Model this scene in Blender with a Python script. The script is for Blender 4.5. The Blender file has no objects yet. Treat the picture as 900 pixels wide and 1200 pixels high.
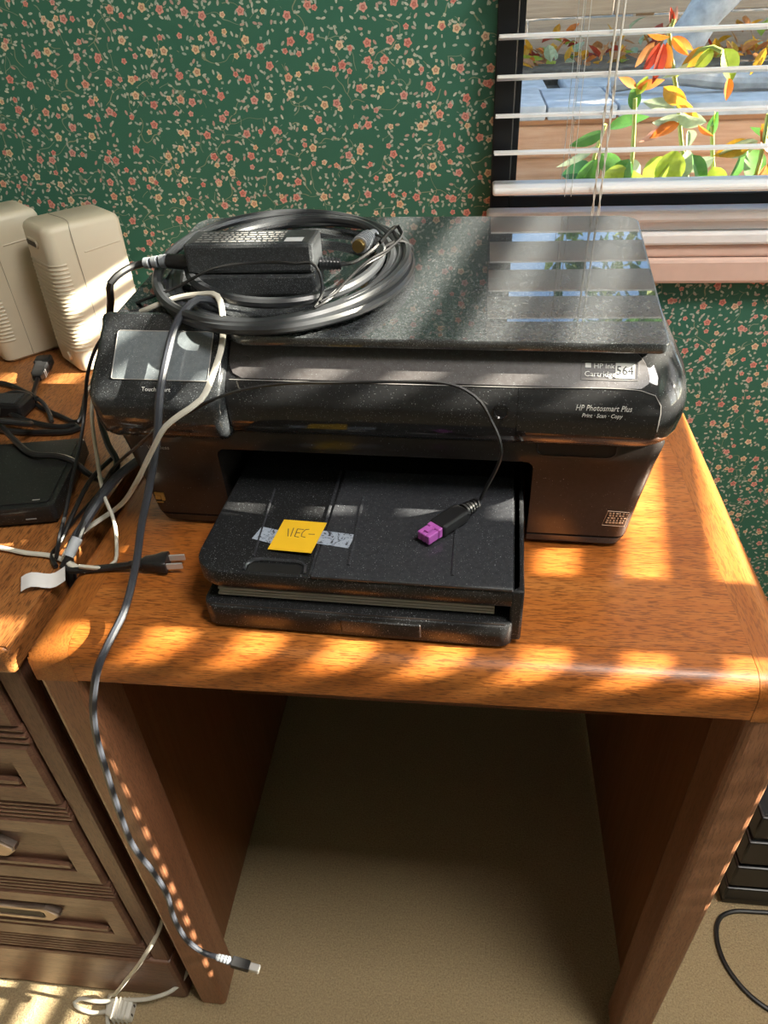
import bpy, bmesh, math, random
from mathutils import Vector, Matrix, noise
random.seed(4)
R = math.radians
S = bpy.context.scene
COL = S.collection

# ------------------------------------------------------------------ camera
cam_d = bpy.data.cameras.new('camera'); cam = bpy.data.objects.new('camera', cam_d); COL.objects.link(cam)
cam_d.sensor_fit = 'VERTICAL'; cam_d.sensor_height = 36.0; cam_d.sensor_width = 27.0
cam_d.lens = 845.9 / 1200 * 36.0
cam_d.clip_start = 0.02; cam_d.clip_end = 200
M3 = Matrix(((0.99331, -0.02977, 0.11155), (0.10693, 0.60164, -0.79158), (-0.04355, 0.79821, 0.6008)))
cam.matrix_world = Matrix.Translation((0, 0, 1.1411)) @ M3.to_4x4()
S.camera = cam

# ------------------------------------------------------------------ view, world, sun, added fill lamp
S.view_settings.view_transform = 'Standard'; S.view_settings.look = 'None'
S.view_settings.gamma = 1.0; S.view_settings.use_curve_mapping = False
S.view_settings.exposure = 0.93
SUN_EL = 28.0
w = bpy.data.worlds.new('sky'); S.world = w; w.use_nodes = True
nt = w.node_tree; nt.nodes.clear()
sky = nt.nodes.new('ShaderNodeTexSky'); sky.sky_type = 'NISHITA'; sky.sun_disc = False
sky.sun_elevation = R(SUN_EL); sky.sun_rotation = R(90); sky.air_density = 1.0; sky.dust_density = 0.6; sky.ozone_density = 1.5
bg = nt.nodes.new('ShaderNodeBackground'); bg.inputs['Strength'].default_value = 0.345
wo = nt.nodes.new('ShaderNodeOutputWorld')
nt.links.new(sky.outputs[0], bg.inputs[0]); nt.links.new(bg.outputs[0], wo.inputs[0])

sun_d = bpy.data.lights.new('sun', 'SUN'); sun = bpy.data.objects.new('sun', sun_d); COL.objects.link(sun)
sun_d.energy = 24.5; sun_d.angle = R(0.42); sun_d.color = (1.0, 0.89, 0.74)
SUN_AZ = R(0.3)                                # a touch from the room side of the window wall
sd = Vector((-math.cos(R(SUN_EL)) * math.cos(SUN_AZ), math.cos(R(SUN_EL)) * math.sin(SUN_AZ), -math.sin(R(SUN_EL))))
sun.rotation_euler = sd.to_track_quat('-Z', 'Y').to_euler(); sun.location = (6, 0.4, 5)

lamp_d = bpy.data.lights.new('added_fill_light', 'AREA'); lamp = bpy.data.objects.new('added_fill_light', lamp_d); COL.objects.link(lamp)  # unseen area lamp added overhead to fill the room with light
lamp_d.shape = 'RECTANGLE'; lamp_d.size = .6; lamp_d.size_y = .45; lamp_d.energy = 18.5; lamp_d.color = (1.0, 0.95, 0.88)
lamp.location = (0.72, 0.0, 2.40)

# ------------------------------------------------------------------ helpers
def tag(o, label=None, cat=None, group=None, kind=None):
    if label: o['label'] = label
    if cat: o['category'] = cat
    if group: o['group'] = group
    if kind: o['kind'] = kind
    return o

def empty(name, loc=(0, 0, 0), rz=0.0, parent=None):
    o = bpy.data.objects.new(name, None); COL.objects.link(o)
    o.location = loc; o.rotation_euler = (0, 0, rz); o.empty_display_size = 0.02
    if parent: o.parent = parent
    return o

def link(name, me, mat=None, parent=None, smooth=False):
    o = bpy.data.objects.new(name, me); COL.objects.link(o)
    if mat: me.materials.append(mat)
    if parent: o.parent = parent
    if smooth:
        for p in me.polygons: p.use_smooth = True
        try: me.set_sharp_from_angle(angle=R(38))
        except Exception: pass
    return o

def from_bm(name, bm, mat=None, parent=None, smooth=False):
    bmesh.ops.recalc_face_normals(bm, faces=bm.faces[:])
    me = bpy.data.meshes.new(name); bm.to_mesh(me); bm.free()
    return link(name, me, mat, parent, smooth)

def bm_box(bm, x0, x1, y0, y1, z0, z1, bevel=0.0, seg=2, mtx=None):
    r = bmesh.ops.create_cube(bm, size=1.0)
    vs = r['verts']
    for v in vs:
        v.co = Vector((x0 + (v.co.x + .5) * (x1 - x0), y0 + (v.co.y + .5) * (y1 - y0), z0 + (v.co.z + .5) * (z1 - z0)))
    if bevel > 0:
        es = list({e for v in vs for e in v.link_edges})
        g = bmesh.ops.bevel(bm, geom=es, offset=bevel, segments=seg, affect='EDGES', profile=0.5)
        vs = list({v for f in g['faces'] for v in f.verts} | {v for v in vs if v.is_valid})
    if mtx is not None:
        for v in vs: v.co = mtx @ v.co
    return vs

def box(name, x0, x1, y0, y1, z0, z1, mat, parent=None, bevel=0.0, seg=2, mtx=None):
    bm = bmesh.new(); bm_box(bm, x0, x1, y0, y1, z0, z1, bevel, seg, mtx)
    return flatten(from_bm(name, bm, mat, parent, bevel > 0))

def flatten(o):
    """keep the large faces of a bevelled block flat-shaded"""
    big = max(p.area for p in o.data.polygons)
    for p in o.data.polygons:
        if p.area > .02 * big: p.use_smooth = False
    return o

def spline(pts, step=0.006, closed=False):
    P = [Vector(p) for p in pts]; n = len(P); out = []
    segs = n if closed else n - 1
    for i in range(segs):
        if closed: a, b, c, d = P[(i - 1) % n], P[i], P[(i + 1) % n], P[(i + 2) % n]
        else:
            b, c = P[i], P[i + 1]
            a = P[i - 1] if i > 0 else b * 2 - c
            d = P[i + 2] if i + 2 < n else c * 2 - b
        # centripetal-ish tangents
        l0, l1, l2 = max((b - a).length, 1e-6) ** .5, max((c - b).length, 1e-6) ** .5, max((d - c).length, 1e-6) ** .5
        m1 = (b - a) / l0 - (c - a) / (l0 + l1) + (c - b) / l1
        m2 = (c - b) / l1 - (d - b) / (l1 + l2) + (d - c) / l2
        m1 *= l1; m2 *= l1
        k = max(1, int((c - b).length / step))
        for j in range(k):
            t = j / k; t2 = t * t; t3 = t2 * t
            out.append(b * (2 * t3 - 3 * t2 + 1) + m1 * (t3 - 2 * t2 + t) + c * (-2 * t3 + 3 * t2) + m2 * (t3 - t2))
    if not closed: out.append(P[-1])
    return out

def bm_tube(bm, pts, r, n=8, ry=None, closed=False, radii=None, cap=True):
    """sweep a round (or flat, ry) section along already sampled points"""
    ry = ry or r
    P = [Vector(p) for p in pts]; m = len(P)
    t0 = (P[1] - P[0]).normalized()
    up = Vector((0, 0, 1)) if abs(t0.z) < .9 else Vector((0, 1, 0))
    nrm = (up - t0 * up.dot(t0)).normalized()
    rings = []; tp = t0
    for i in range(m):
        if closed: t = (P[(i + 1) % m] - P[i - 1])
        else: t = P[min(i + 1, m - 1)] - P[max(i - 1, 0)]
        t = t.normalized() if t.length > 1e-9 else tp
        q = tp.rotation_difference(t); nrm = q @ nrm; nrm = (nrm - t * nrm.dot(t)).normalized(); tp = t
        bn = t.cross(nrm)
        k = radii[i] / r if radii else 1.0
        rings.append([bm.verts.new(P[i] + bn * (r * k * math.cos(2 * math.pi * j / n)) + nrm * (ry * k * math.sin(2 * math.pi * j / n))) for j in range(n)])
    for i in range(m if closed else m - 1):
        a, b = rings[i], rings[(i + 1) % m]
        for j in range(n):
            bm.faces.new((a[j], a[(j + 1) % n], b[(j + 1) % n], b[j]))
    if cap and not closed:
        bm.faces.new(rings[0][::-1]); bm.faces.new(rings[-1])
    return rings

def tube(name, pts, r, mat, parent=None, n=8, ry=None, step=0.006, closed=False, raw=False, radii=None):
    bm = bmesh.new()
    bm_tube(bm, pts if raw else spline(pts, step, closed), r, n, ry, closed, radii)
    return from_bm(name, bm, mat, parent, True)

def bm_cyl(bm, p0, p1, r0, r1=None, n=12):
    bm_tube(bm, [Vector(p0), Vector(p1)], r0, n, radii=[r0, r1 if r1 is not None else r0])

def rrect(hx0, hx1, y0, y1, rad, n=5):
    """rounded rectangle outline, rad = (front-left, front-right, back-right, back-left)"""
    if not isinstance(rad, (tuple, list)): rad = (rad,) * 4
    out = []
    for (cx, cy, a0, r) in ((hx0, y0, 180, rad[0]), (hx1, y0, 270, rad[1]), (hx1, y1, 0, rad[2]), (hx0, y1, 90, rad[3])):
        sx = 1 if cx == hx0 else -1; sy = 1 if cy == y0 else -1
        for i in range(n + 1):
            a = R(a0 + 90 * i / n)
            out.append((cx + sx * r + r * math.cos(a), cy + sy * r + r * math.sin(a)))
    return out

def bm_loft(bm, rings, cap=True):
    vr = [[bm.verts.new(p) for p in ring] for ring in rings]
    n = len(vr[0])
    for a, b in zip(vr, vr[1:]):
        for j in range(n): bm.faces.new((a[j], a[(j + 1) % n], b[(j + 1) % n], b[j]))
    if cap:
        bm.faces.new(vr[0][::-1]); bm.faces.new(vr[-1])

def loft(name, rings, mat, parent=None, smooth=True):
    bm = bmesh.new(); bm_loft(bm, rings); return from_bm(name, bm, mat, parent, smooth)

def slab(name, outline, z0, z1, mat, parent=None, bevel=0.0015, zf=None):
    """flat plate from an outline with a small bevel on top and bottom"""
    n = len(outline); cx = sum(p[0] for p in outline) / n; cy = sum(p[1] for p in outline) / n
    def ring(z, inset):
        o = []
        for p in outline:
            d = Vector((p[0] - cx, p[1] - cy)); l = d.length
            k = (l - inset) / l if l > 1e-6 else 1
            x, y = cx + d.x * k, cy + d.y * k
            o.append((x, y, z + (zf(x, y) if zf else 0)))
        return o
    return loft(name, [ring(z0, bevel), ring(z0 + bevel, 0), ring(z1 - bevel, 0), ring(z1 - bevel * .3, bevel * .4), ring(z1, bevel * 1.3), ring(z1, bevel * 1.3 + .0008)], mat, parent)

def text(name, body, size, mtx, mat, parent=None, extrude=0.0001, shear=0.0, align='LEFT', sx=1.0):
    cu = bpy.data.curves.new(name, 'FONT'); cu.body = body; cu.size = size; cu.extrude = extrude; cu.shear = shear
    cu.align_x = align; cu.resolution_u = 2
    t = bpy.data.objects.new(name + '_tmp', cu); COL.objects.link(t)
    bpy.context.view_layer.update()
    dg = bpy.context.evaluated_depsgraph_get()
    me = bpy.data.meshes.new_from_object(t.evaluated_get(dg))
    bpy.data.objects.remove(t); bpy.data.curves.remove(cu)
    for v in me.vertices: v.co = mtx @ Vector((v.co.x * sx, v.co.y, v.co.z))
    me.materials.clear()
    return link(name, me, mat, parent)

# ------------------------------------------------------------------ materials
MATS = {}
class NB:
    """tiny node builder"""
    def __init__(self, name):
        self.m = bpy.data.materials.new(name); self.m.use_nodes = True
        self.t = self.m.node_tree; self.t.nodes.clear()
        self.out = self.n('ShaderNodeOutputMaterial'); self.b = self.n('ShaderNodeBsdfPrincipled')
        self.l(self.b.outputs[0], self.out.inputs[0]); MATS[name] = self.m
    def n(self, t, **k):
        nd = self.t.nodes.new(t)
        for a, v in k.items(): setattr(nd, a, v)
        return nd
    def l(self, a, b): self.t.links.new(a, b)
    def put(self, sock, v):
        if hasattr(v, 'is_output') or isinstance(v, bpy.types.NodeSocket): self.l(v, sock)
        elif isinstance(v, (tuple, list)) and len(v) == 3 and sock.type == 'RGBA': sock.default_value = (*v, 1)
        else: sock.default_value = v
    def set(self, **k):
        al = dict(color='Base Color', rough='Roughness', metal='Metallic', spec='Specular IOR Level', trans='Transmission Weight', ior='IOR',
                  coat='Coat Weight', coat_rough='Coat Roughness', sub='Subsurface Weight', normal='Normal', sheen='Sheen Weight', alpha='Alpha', emit='Emission Color', emits='Emission Strength')
        for a, v in k.items(): self.put(self.b.inputs[al[a]], v)
        return self
    def math(self, op, a, b=None, c=None, clamp=False):
        nd = self.n('ShaderNodeMath', operation=op, use_clamp=clamp)
        self.put(nd.inputs[0], a)
        if b is not None: self.put(nd.inputs[1], b)
        if c is not None: self.put(nd.inputs[2], c)
        return nd.outputs[0]
    def vmath(self, op, a, b=None, scale=None):
        nd = self.n('ShaderNodeVectorMath', operation=op); self.put(nd.inputs[0], a)
        if b is not None: self.put(nd.inputs[1], b)
        if scale is not None: self.put(nd.inputs['Scale'], scale)
        return nd.outputs['Value'] if op in ('LENGTH', 'DOT_PRODUCT', 'DISTANCE') else nd.outputs[0]
    def obj(self): return self.n('ShaderNodeTexCoord').outputs['Object']
    def mapping(self, v, scale=(1, 1, 1), rot=(0, 0, 0), loc=(0, 0, 0)):
        nd = self.n('ShaderNodeMapping'); self.l(v, nd.inputs[0])
        nd.inputs['Scale'].default_value = scale; nd.inputs['Rotation'].default_value = rot; nd.inputs['Location'].default_value = loc
        return nd.outputs[0]
    def noise(self, v, scale, detail=3, rough=.55, dist=0.0):
        nd = self.n('ShaderNodeTexNoise'); self.l(v, nd.inputs['Vector'])
        nd.inputs['Scale'].default_value = scale; nd.inputs['Detail'].default_value = detail
        nd.inputs['Roughness'].default_value = rough; nd.inputs['Distortion'].default_value = dist
        return nd.outputs[0]
    def ramp(self, f, stops, interp='LINEAR'):
        nd = self.n('ShaderNodeValToRGB'); nd.color_ramp.interpolation = interp
        while len(nd.color_ramp.elements) < len(stops): nd.color_ramp.elements.new(0.5)
        for e, (p, c) in zip(nd.color_ramp.elements, stops):
            e.position = p; e.color = (*c, 1) if len(c) == 3 else c
        self.l(f, nd.inputs[0]); return nd.outputs[0]
    def mix(self, f, a, b):
        nd = self.n('ShaderNodeMix', data_type='RGBA'); self.put(nd.inputs[0], f); self.put(nd.inputs[6], a); self.put(nd.inputs[7], b)
        return nd.outputs[2]
    def bump(self, h, strength=.3, dist=.001):
        nd = self.n('ShaderNodeBump'); self.l(h, nd.inputs['Height']); nd.inputs['Strength'].default_value = strength; nd.inputs['Distance'].default_value = dist
        return nd.outputs[0]

def srgb(r, g, b):
    f = lambda c: (c / 255 / 12.92) if c / 255 <= .04045 else ((c / 255 + .055) / 1.055) ** 2.4
    return (f(r), f(g), f(b))

def plain(name, col, rough=.5, metal=0, var=.06, scale=40, bump=0.0, **k):
    b = NB(name); v = b.obj(); f = b.noise(v, scale, 3)
    lo = tuple(c * (1 - var) for c in col); hi = tuple(min(1, c * (1 + var)) for c in col)
    b.set(color=b.ramp(f, [(.3, lo), (.7, hi)]), rough=rough, metal=metal, **k)
    if bump: b.set(normal=b.bump(f, bump, .0006))
    return b.m

def wood(name, light, mid, dark, axis='X', rough=.38, grain=1.0, pores=.55, coat=.15):
    """oak veneer: long grain bands and short dark pores along one axis"""
    b = NB(name); v = b.obj()
    s = {'X': (1, 12, 12), 'Y': (12, 1, 12), 'Z': (12, 12, 1)}[axis]
    s2 = {'X': (105, 980, 980), 'Y': (980, 105, 980), 'Z': (980, 980, 105)}[axis]
    s3 = {'X': (7, 150, 150), 'Y': (150, 7, 150), 'Z': (150, 150, 7)}[axis]
    big = b.noise(b.mapping(v, s), 2.2 * grain, 4, .6, 1.2)
    fine = b.noise(b.mapping(v, s3), 1.0, 4, .65)
    por = b.noise(b.mapping(v, s2), 1.0, 2, .5)
    c = b.ramp(big, [(.25, dark), (.48, mid), (.72, light)])
    c = b.mix(b.math('MULTIPLY', fine, .55), c, tuple(x * .62 for x in mid))
    pm = b.ramp(por, [(.50, (0, 0, 0)), (.60, (1, 1, 1))])
    c = b.mix(b.math('MULTIPLY', pm, pores), c, tuple(x * .28 for x in dark))
    b.set(color=c, rough=b.math('MULTIPLY_ADD', fine, .25, rough - .1), coat=coat, coat_rough=.25)
    b.set(normal=b.bump(b.math('MULTIPLY_ADD', pm, -.6, fine), .16, .0006))
    return b.m

OAK_L, OAK_M, OAK_D = (.56, .205, .045), (.43, .128, .021), (.29, .074, .009)
oak_x = wood('oak_veneer_across', OAK_L, OAK_M, OAK_D, 'X', pores=.62)
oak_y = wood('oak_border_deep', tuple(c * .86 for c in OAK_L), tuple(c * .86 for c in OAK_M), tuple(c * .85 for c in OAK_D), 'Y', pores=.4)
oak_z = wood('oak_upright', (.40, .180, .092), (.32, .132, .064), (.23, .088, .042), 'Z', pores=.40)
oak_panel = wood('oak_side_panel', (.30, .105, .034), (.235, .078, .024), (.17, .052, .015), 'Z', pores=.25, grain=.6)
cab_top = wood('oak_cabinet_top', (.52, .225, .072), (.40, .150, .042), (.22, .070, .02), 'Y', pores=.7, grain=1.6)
cab_z = wood('shaded_oak_upright', (.27, .135, .085), (.20, .095, .060), (.135, .06, .038), 'Z', pores=.4, rough=.42)  # cabinet oak below the top, its shade mixed into the colour
cab_x = wood('shaded_oak_across', (.27, .135, .085), (.20, .095, .060), (.135, .06, .038), 'X', pores=.4, rough=.42)  # same shade-darkened oak, grain across

def dusty(name, col, dust=.35, rough=.12, dustcol=(.50, .54, .58), film=.04, spec=.5, coat=1.0, cior=1.5):
    """glossy plastic under a film of settled dust specks; the clear gloss stays as a coat"""
    b = NB(name); v = b.obj()
    fac = None
    for sc, share, rad in ((1500, dust, .30), (760, dust * .35, .26)):
        vo = b.n('ShaderNodeTexVoronoi', feature='F1'); b.l(v, vo.inputs['Vector']); vo.inputs['Scale'].default_value = sc
        rnd = b.n('ShaderNodeSeparateColor'); b.l(vo.outputs['Color'], rnd.inputs[0])
        k = b.math('MULTIPLY', b.math('LESS_THAN', vo.outputs['Distance'], rad), b.math('GREATER_THAN', rnd.outputs[0], 1 - share))
        k = b.math('MULTIPLY', k, rnd.outputs[1])
        fac = k if fac is None else b.math('MAXIMUM', fac, k)
    patch = b.noise(v, 30, 3)
    fac = b.math('MULTIPLY', fac, b.ramp(patch, [(.3, (.3,) * 3), (.7, (1,) * 3)]))
    fm = b.math('MULTIPLY', b.noise(v, 260, 3), film * 2)
    fac = b.math('ADD', b.math('MULTIPLY', fac, .75), fm, clamp=True)
    b.set(color=b.mix(fac, col, dustcol), rough=.6, spec=.15, coat=coat, coat_rough=rough)
    b.b.inputs['Coat IOR'].default_value = cior
    return b.m

lid_gloss = dusty('black_gloss_lid', (.006, .007, .008), dust=.42, rough=.015, film=.058, cior=1.9)
panel_gloss = dusty('black_gloss_panel', (.006, .006, .007), dust=.10, rough=.05, film=.008)
bezel_gloss = dusty('black_gloss_bezel', (.006, .007, .009), dust=.26, rough=.05, film=.025)
mocha = dusty('mocha_satin_strip', (.050, .040, .039), dust=.14, rough=.30, film=.07, coat=.8)
body_blk = dusty('black_satin_body', (.020, .014, .012), dust=.02, rough=.20, film=.01, coat=.8)
tray_blk = dusty('black_tray_plastic', (.008, .008, .009), dust=.22, rough=.22, film=.010, coat=.6)
tray_cov = dusty('smoked_tray_cover', (.014, .014, .018), dust=.14, rough=.15, film=.036, coat=.9)
screen_m = dusty('grey_display_glass', (.10, .12, .135), dust=.30, rough=.12, film=.13, coat=.8)
brick_m = dusty('black_adapter_plastic', (.010, .011, .013), dust=.30, rough=.28, film=.05, coat=.5)
router_m = dusty('black_router_plastic', (.008, .008, .008), dust=.05, rough=.16, film=.01, coat=.7)
dark_in = plain('dark_interior_plastic', (.006, .006, .006), .6)
blk_rub = plain('black_cable_rubber', (.014, .014, .015), .38, var=.2)
coil_m = plain('dark_grey_cable_jacket', (.030, .032, .036), .28, var=.2)
blue_cab = plain('slate_usb_jacket', (.040, .044, .056), .42, var=.12)
white_cab = plain('off_white_cord', (.60, .57, .50), .45)
grey_rub = plain('grey_strain_relief', (.26, .28, .31), .45)
gold = plain('gold_contact', (.75, .5, .18), .3, 1.0)
steel = plain('nickel_blade', (.80, .79, .77), .38, .55)
purple = plain('purple_plug_plastic', (.42, .10, .42), .4)
yellow = plain('yellow_note_paper', (.85, .50, .015), .7, var=.04)
ink = plain('pencil_ink', (.10, .07, .03), .8)
white_p = plain('white_print', (.72, .72, .70), .6)
grey_p = plain('grey_print', (.30, .29, .28), .6)
tan_p = plain('copper_print', (.55, .36, .24), .5)
gold_p = plain('gold_print', (.45, .24, .05), .5)
dark_p = plain('dark_print', (.01, .01, .01), .6)
paper = plain('paper_sheets', (.55, .48, .42), .8)
beige = plain('beige_plastic', (.62, .55, .42), .42, var=.03, scale=12)
beige_d = plain('beige_plastic_dark', (.30, .26, .20), .6)  # darker beige for speaker seams and feet
pewter = plain('pewter_pull', (.34, .27, .23), .38, .85, var=.2)
pewter_d = plain('dark_pull_recess', (.02, .015, .012), .6)
frame_m = plain('bronze_black_window_frame', (.008, .009, .011), .35)
white_paint = plain('white_trim_paint', (.84, .83, .83), .4, var=.03)
peach_paint = plain('peach_trim_paint', (.70, .50, .42), .42, var=.04)
slat_m = plain('white_blind_slat', (.80, .79, .78), .40, var=.03, scale=8)
cord_m = plain('white_blind_cord', (.66, .64, .58), .7)
plaster = plain('white_plaster', (.72, .70, .66), .8, var=.03, scale=8)
ridged_m = plain('black_ridged_plastic', (.010, .011, .013), .35)

def tape_mat():
    b = NB('blue_grey_tape'); v = b.obj()
    f = b.noise(v, 170, 4, .7, 1.5)
    b.set(color=b.ramp(f, [(.40, (.36, .41, .50)), (.54, (.32, .37, .46)), (.60, (.03, .033, .04))]), rough=.4)
    return b.m
tape_m = tape_mat()

def carpet_mat():
    b = NB('beige_carpet'); v = b.obj()
    f = b.noise(v, 420, 3, .7); g = b.noise(v, 90, 3, .6); h = b.noise(v, 7, 2)
    c = b.ramp(f, [(.30, (.24, .165, .082)), (.50, (.45, .335, .180)), (.72, (.62, .485, .275))])
    c = b.mix(b.math('MULTIPLY', g, .35), c, (.35, .265, .165)); c = b.mix(b.math('MULTIPLY', h, .25), c, (.48, .37, .235))
    b.set(color=c, rough=.95, spec=.1, sheen=.2, normal=b.bump(b.math('ADD', f, b.math('MULTIPLY', g, .8)), .8, .004))
    return b.m
carpet = carpet_mat()

def wallpaper_mat():
    """dark green paper printed with coral, pink and cream roses, pale sprigs and thin vines"""
    b = NB('green_rose_wallpaper'); v = b.obj()
    sep = b.n('ShaderNodeSeparateXYZ'); b.l(v, sep.inputs[0])
    cmb = b.n('ShaderNodeCombineXYZ'); b.l(sep.outputs[0], cmb.inputs[0]); b.l(sep.outputs[2], cmb.inputs[1])
    p = cmb.outputs[0]
    base = b.mix(b.noise(p, 900, 2), (.038, .142, .096), (.050, .175, .122))
    def cells(scale, off, rnd):
        q = b.vmath('ADD', b.vmath('SCALE', p, scale=scale), (off, off * 1.7, 0))
        vo = b.n('ShaderNodeTexVoronoi', voronoi_dimensions='2D', feature='F1'); b.l(q, vo.inputs['Vector'])
        vo.inputs['Scale'].default_value = 1.0; vo.inputs['Randomness'].default_value = rnd
        d = b.vmath('SUBTRACT', q, vo.outputs['Position'])
        s = b.n('ShaderNodeSeparateXYZ'); b.l(d, s.inputs[0])
        c = b.n('ShaderNodeSeparateColor'); b.l(vo.outputs['Color'], c.inputs[0])
        return vo.outputs['Distance'], s.outputs[0], s.outputs[1], c.outputs[0], c.outputs[1], c.outputs[2]
    def less(a, x): return b.math('LESS_THAN', a, x)
    def gt(a, x): return b.math('GREATER_THAN', a, x)
    # vines
    def vines(scale, off, width, keep, c, col):
        q = b.vmath('ADD', p, (off, off * .7, 0))
        wn = b.n('ShaderNodeTexNoise'); b.l(q, wn.inputs['Vector']); wn.inputs['Scale'].default_value = 26; wn.inputs['Detail'].default_value = 1
        q2 = b.vmath('ADD', q, b.vmath('SCALE', b.vmath('SUBTRACT', wn.outputs['Color'], (.5, .5, .5)), scale=.055))
        vo = b.n('ShaderNodeTexVoronoi', voronoi_dimensions='2D', feature='DISTANCE_TO_EDGE'); b.l(q2, vo.inputs['Vector']); vo.inputs['Scale'].default_value = scale
        m = b.math('MULTIPLY', less(vo.outputs['Distance'], width), gt(b.noise(b.vmath('ADD', q, (4, 9, 0)), 24, 1), keep))
        return b.mix(b.math('MULTIPLY', m, .6), col, c)
    col = vines(17, 0.0, .0085, .50, (.38, .38, .24), base)
    col = vines(13, 3.7, .0070, .52, (.32, .37, .26), col)
    # sprigs of small pale leaves: two layers of turned ellipses
    for scale, off, a_, b_, cc, keep in ((96, 3.3, .29, .13, [(0, (.46, .53, .45)), (.5, (.62, .64, .54)), (1, (.38, .47, .41))], .50),
                                        (84, 8.1, .26, .13, [(0, (.52, .50, .42)), (.55, (.58, .33, .28)), (1, (.40, .48, .42))], .60)):
        d, dx, dy, r1, r2, r3 = cells(scale, off, .9)
        th = b.math('MULTIPLY', r1, 6.283); ct, st = b.math('COSINE', th), b.math('SINE', th)
        u = b.math('ADD', b.math('MULTIPLY', dx, ct), b.math('MULTIPLY', dy, st))
        w_ = b.math('SUBTRACT', b.math('MULTIPLY', dy, ct), b.math('MULTIPLY', dx, st))
        e = b.math('ADD', b.math('POWER', b.math('DIVIDE', u, a_), 2), b.math('POWER', b.math('DIVIDE', w_, b_), 2))
        col = b.mix(b.math('MULTIPLY', b.math('MULTIPLY', less(e, 1.0), gt(r2, keep)), .85), col, b.ramp(r3, cc))
    # roses with their own ring of leaves, large and small
    for scale, off, rad, keep, leaves in ((32, 0.0, .158, .12, True), (46, 5.7, .155, .60, False)):
        d, dx, dy, r1, r2, r3 = cells(scale, off, .72)
        ang = b.math('ARCTAN2', dy, dx)
        if leaves:
            ph = b.math('MULTIPLY', r2, 40)
            lf = b.math('MULTIPLY', less(b.math('ABSOLUTE', b.math('SUBTRACT', d, b.math('MULTIPLY_ADD', r1, .08, .29))), .055),
                        gt(b.math('SINE', b.math('MULTIPLY_ADD', ang, 7, ph)), .5))
            lf = b.math('MULTIPLY', lf, gt(b.math('SINE', b.math('MULTIPLY_ADD', ang, 2, b.math('MULTIPLY', r3, 60))), -.2))
            col = b.mix(b.math('MULTIPLY', lf, .8), col, b.mix(r3, (.34, .44, .37), (.60, .60, .48)))
        edge = b.math('MULTIPLY', rad, b.math('MULTIPLY_ADD', b.math('SINE', b.math('MULTIPLY_ADD', ang, 5, b.math('MULTIPLY', r3, 30))), .13, .97))
        m = b.math('MULTIPLY', less(d, edge), gt(r2, keep))
        fc = b.ramp(r3, [(0, (.62, .20, .17)), (.33, (.66, .27, .22)), (.45, (.62, .33, .30)), (.62, (.66, .25, .20)), (.70, (.70, .55, .30)), (1, (.72, .60, .40))], 'LINEAR')
        pet = b.noise(b.vmath('SCALE', p, scale=1), 420, 2)
        fc = b.mix(b.math('MULTIPLY', b.ramp(pet, [(.42, (0, 0, 0)), (.62, (1, 1, 1))]), .55), fc, (.78, .52, .42))
        fc = b.mix(b.math('MULTIPLY', less(b.math('ABSOLUTE', b.math('SUBTRACT', d, rad * .34)), .03), .55), fc, (.36, .07, .06))
        col = b.mix(m, col, fc)
    b.set(color=col, rough=.62, spec=.25)
    return b.m
wallpaper = wallpaper_mat()

def glass_mat():
    b = NB('window_glass'); t = b.n('ShaderNodeBsdfTransparent'); g = b.n('ShaderNodeBsdfGlossy'); g.inputs['Roughness'].default_value = .01
    fr = b.n('ShaderNodeFresnel'); fr.inputs['IOR'].default_value = 1.45
    mx = b.n('ShaderNodeMixShader'); ge = b.n('ShaderNodeNewGeometry'); fac = b.math('MULTIPLY', fr.outputs[0], b.math('SUBTRACT', 1.0, ge.outputs['Backfacing']))   # one reflection per pane
    b.l(fac, mx.inputs[0]); b.l(t.outputs[0], mx.inputs[1]); b.l(g.outputs[0], mx.inputs[2])
    t.inputs[0].default_value = (.95, .97, .96, 1)
    b.l(mx.outputs[0], b.out.inputs[0]); b.t.nodes.remove(b.b); return b.m
glass = glass_mat()

# ================================================================== ROOM SHELL
WY = 1.055                                     # room face of the window wall
T = 0.726                                      # table top height
def struct(o): o['kind'] = 'structure'; return o

struct(box('floor', -2.2, 1.9, -2.7, 1.2, -.06, 0, carpet))
struct(box('ceiling', -2.2, 1.9, -2.7, 1.2, 2.45, 2.55, plaster))
WX0, WX1, WZ0, WZ1 = 0.021, 1.16, 0.874, 2.08  # window hole
bm = bmesh.new()
bm_box(bm, -2.2, WX0, WY, WY + .14, 0, 2.5); bm_box(bm, WX1, 1.9, WY, WY + .14, 0, 2.5)
bm_box(bm, WX0, WX1, WY, WY + .14, 0, WZ0 - .02); bm_box(bm, WX0, WX1, WY, WY + .14, WZ1, 2.5)
struct(from_bm('wall_front', bm, wallpaper))
struct(box('wall_left', -2.2, -2.05, -2.7, 1.2, 0, 2.5, plaster))
struct(box('wall_back', -2.2, 1.9, -2.7, -2.55, 0, 2.5, plaster))
struct(box('baseboard_front', -2.0, 1.3, WY - .014, WY, 0, .085, white_paint))

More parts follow.
